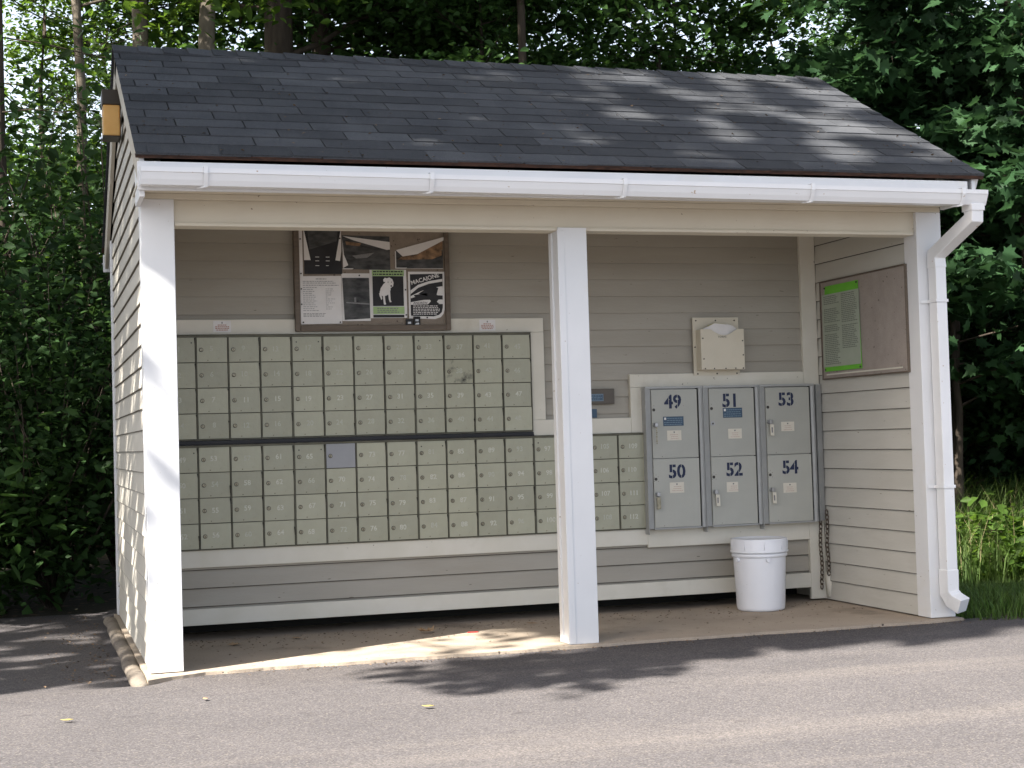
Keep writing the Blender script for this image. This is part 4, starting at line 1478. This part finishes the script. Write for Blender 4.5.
# ------------------------------------------------------------------ litter
def leaf_piece(name, label, loc, s, rz, m, kind='maple', curl=.5):
    T, F = leaf_template(kind)
    v = [(x * s, (y - .4) * s, s * (.04 + curl * (x * x + .4 * (y - .4) ** 2))) for x, y, z in T]
    me = bpy.data.meshes.new(name); me.from_pydata(v, [], F); me.materials.append(m); me.update()
    o = link(me, name); o.location = loc; o.rotation_euler = (0, 0, rz)
    md = o.modifiers.new('thick', 'SOLIDIFY'); md.thickness = .0012
    return tag(o, label, 'leaf')


leaf_piece('dry_leaf', 'large curled tan dry leaf on the slab under the small mailboxes', (1.42, .78, .004), .105, .6, DRYLEAF, curl=1.0)
leaf_piece('dry_leaf', 'small brown dry leaf on the slab close to the white corner post', (.46, .80, .003), .07, 2.0, DRYLEAF)
leaf_piece('dry_leaf', 'pale dry leaf on the slab between red scrap and middle post', (2.02, .86, .003), .055, 1.0, DRYLEAF, 'leaf')
leaf_piece('dry_leaf', 'dull dry leaf lying at the dark foot of the wall', (.78, .90, .003), .07, 3.6, DRYLEAF, 'leaf')
leaf_piece('fallen_leaf', 'yellow leaf lying on the asphalt in the left foreground', (-.36, -.98, -.006), .045, 1.4, YLEAF, 'leaf', .3)
leaf_piece('fallen_leaf', 'yellow leaf lying on the asphalt below the tree shadow', (.92, -1.28, -.010), .045, 1.2, YLEAF, 'leaf', .3)
leaf_piece('fallen_leaf', 'tiny tan leaf on the asphalt before the corner post', (.16, -.72, -.008), .035, .2, DRYLEAF, 'leaf', .3)
b = MB(); b.prism([(-.03, -.008), (.022, -.010), (.032, .004), (-.02, .010)], 2, .001, .005)
o = tag(b.build('plastic_scrap', REDBIT), 'small red plastic scrap lying on the slab', 'litter'); o.location = (1.64, .68, 0)
rs2 = np.random.RandomState(5)
me = leaf_mesh('roof_litter', np.array(ROOF_BITS), .015, 'leaf', CRUMB, rs2, .3, 0)
o = link(me, 'roof_litter'); o['kind'] = 'stuff'; tag(o, 'scattered leaf bits and twigs caught on the shingles', 'litter')
n = 420
P = np.stack([rs2.uniform(.15, 3.8, n), 1.06 - np.abs(rs2.normal(0, .28, n)), np.full(n, .004)], 1)
P = P[P[:, 1] > .05]
me = leaf_mesh('leaf_litter', P, .012, 'leaf', CRUMB, rs2, .25, 0)
o = link(me, 'leaf_litter'); o['kind'] = 'stuff'; tag(o, 'fine crumbs of leaf and dirt scattered on the slab along the wall', 'litter')
P = np.stack([-.12 - np.abs(rs2.normal(0, .16, 500)), rs2.uniform(.1, 3.2, 500), np.full(500, -.044)], 1)
P2 = np.stack([rs2.uniform(.2, 4.3, 420), -.07 + rs2.normal(0, .035, 420) - .05 * (rs2.uniform(0, 1, 420) < .3), np.full(420, -.010)], 1)
me2 = leaf_mesh('edge_litter', P2, .011, 'leaf', CRUMB, rs2, .3, 0)
o = link(me2, 'edge_litter'); o['kind'] = 'stuff'; tag(o, 'grit and leaf crumbs along the joint of slab and asphalt', 'litter')
me = leaf_mesh('needle_litter', P[::2], .015, 'leaf', CRUMB, rs2, .25, 0)
o = link(me, 'needle_litter'); o['kind'] = 'stuff'; tag(o, 'brown leaf crumbs gathered along the kerb', 'litter')

# ================================================================== LIGHT AND CAMERA
w = bpy.data.worlds.new('World'); sc.world = w; w.use_nodes = True
N, L = w.node_tree.nodes, w.node_tree.links
sky = N.new('ShaderNodeTexSky'); sky.sky_type = 'NISHITA'; sky.sun_disc = False
sky.sun_elevation = SUN_EL
sky.sun_rotation = math.atan2(SUN_AZ.x, SUN_AZ.y)
sky.dust_density = 4.0; sky.air_density = 1.0; sky.ozone_density = 1.0
tcw = N.new('ShaderNodeTexCoord'); spw = N.new('ShaderNodeSeparateXYZ'); L.new(tcw.outputs['Generated'], spw.inputs[0])
hz = N.new('ShaderNodeMapRange'); hz.inputs['From Min'].default_value = .05; hz.inputs['From Max'].default_value = .50
hz.inputs['To Min'].default_value = .85; hz.inputs['To Max'].default_value = 0
L.new(spw.outputs['Z'], hz.inputs['Value'])
mxw = N.new('ShaderNodeMix'); mxw.data_type = 'RGBA'; mxw.inputs[7].default_value = (10.2, 11.2, 12.8, 1)    # bright summer haze low in the sky
L.new(hz.outputs['Result'], mxw.inputs[0]); L.new(sky.outputs[0], mxw.inputs[6])
L.new(mxw.outputs[2], N['Background'].inputs[0]); N['Background'].inputs[1].default_value = .0568
ld = bpy.data.lights.new('sun', 'SUN'); ld.energy = 5.0; ld.angle = R(.5); ld.color = (1, .95, .88)
lo = bpy.data.objects.new('sun', ld); COL.objects.link(lo)
sd = Vector((SUN_AZ.x * math.cos(SUN_EL), SUN_AZ.y * math.cos(SUN_EL), math.sin(SUN_EL)))
lo.rotation_euler = sd.to_track_quat('Z', 'Y').to_euler(); lo.location = (-8, -6, 12)

cam = bpy.data.cameras.new('camera'); co = bpy.data.objects.new('camera', cam); COL.objects.link(co)
cam.sensor_width = 36; cam.lens = 1551.75 / 1024 * 36; cam.clip_end = 600; cam.clip_start = .05
rx, uy, bz = (.95482537, -.29571718, -.0293235), (.01743753, -.04275177, .99893354), (-.29665544, -.95431842, -.0356639)
co.matrix_world = Matrix(((rx[0], uy[0], bz[0], -.47342), (rx[1], uy[1], bz[1], -6.91026), (rx[2], uy[2], bz[2], .96903), (0, 0, 0, 1)))
sc.camera = co
sc.render.resolution_x, sc.render.resolution_y = 1024, 768
vs = sc.view_settings
vs.view_transform = 'Standard'; vs.look = 'None'; vs.exposure = 1.85; vs.gamma = 1; vs.use_curve_mapping = False
sc.cycles.use_denoising = True
sc.cycles.max_bounces = 8; sc.cycles.transparent_max_bounces = 4
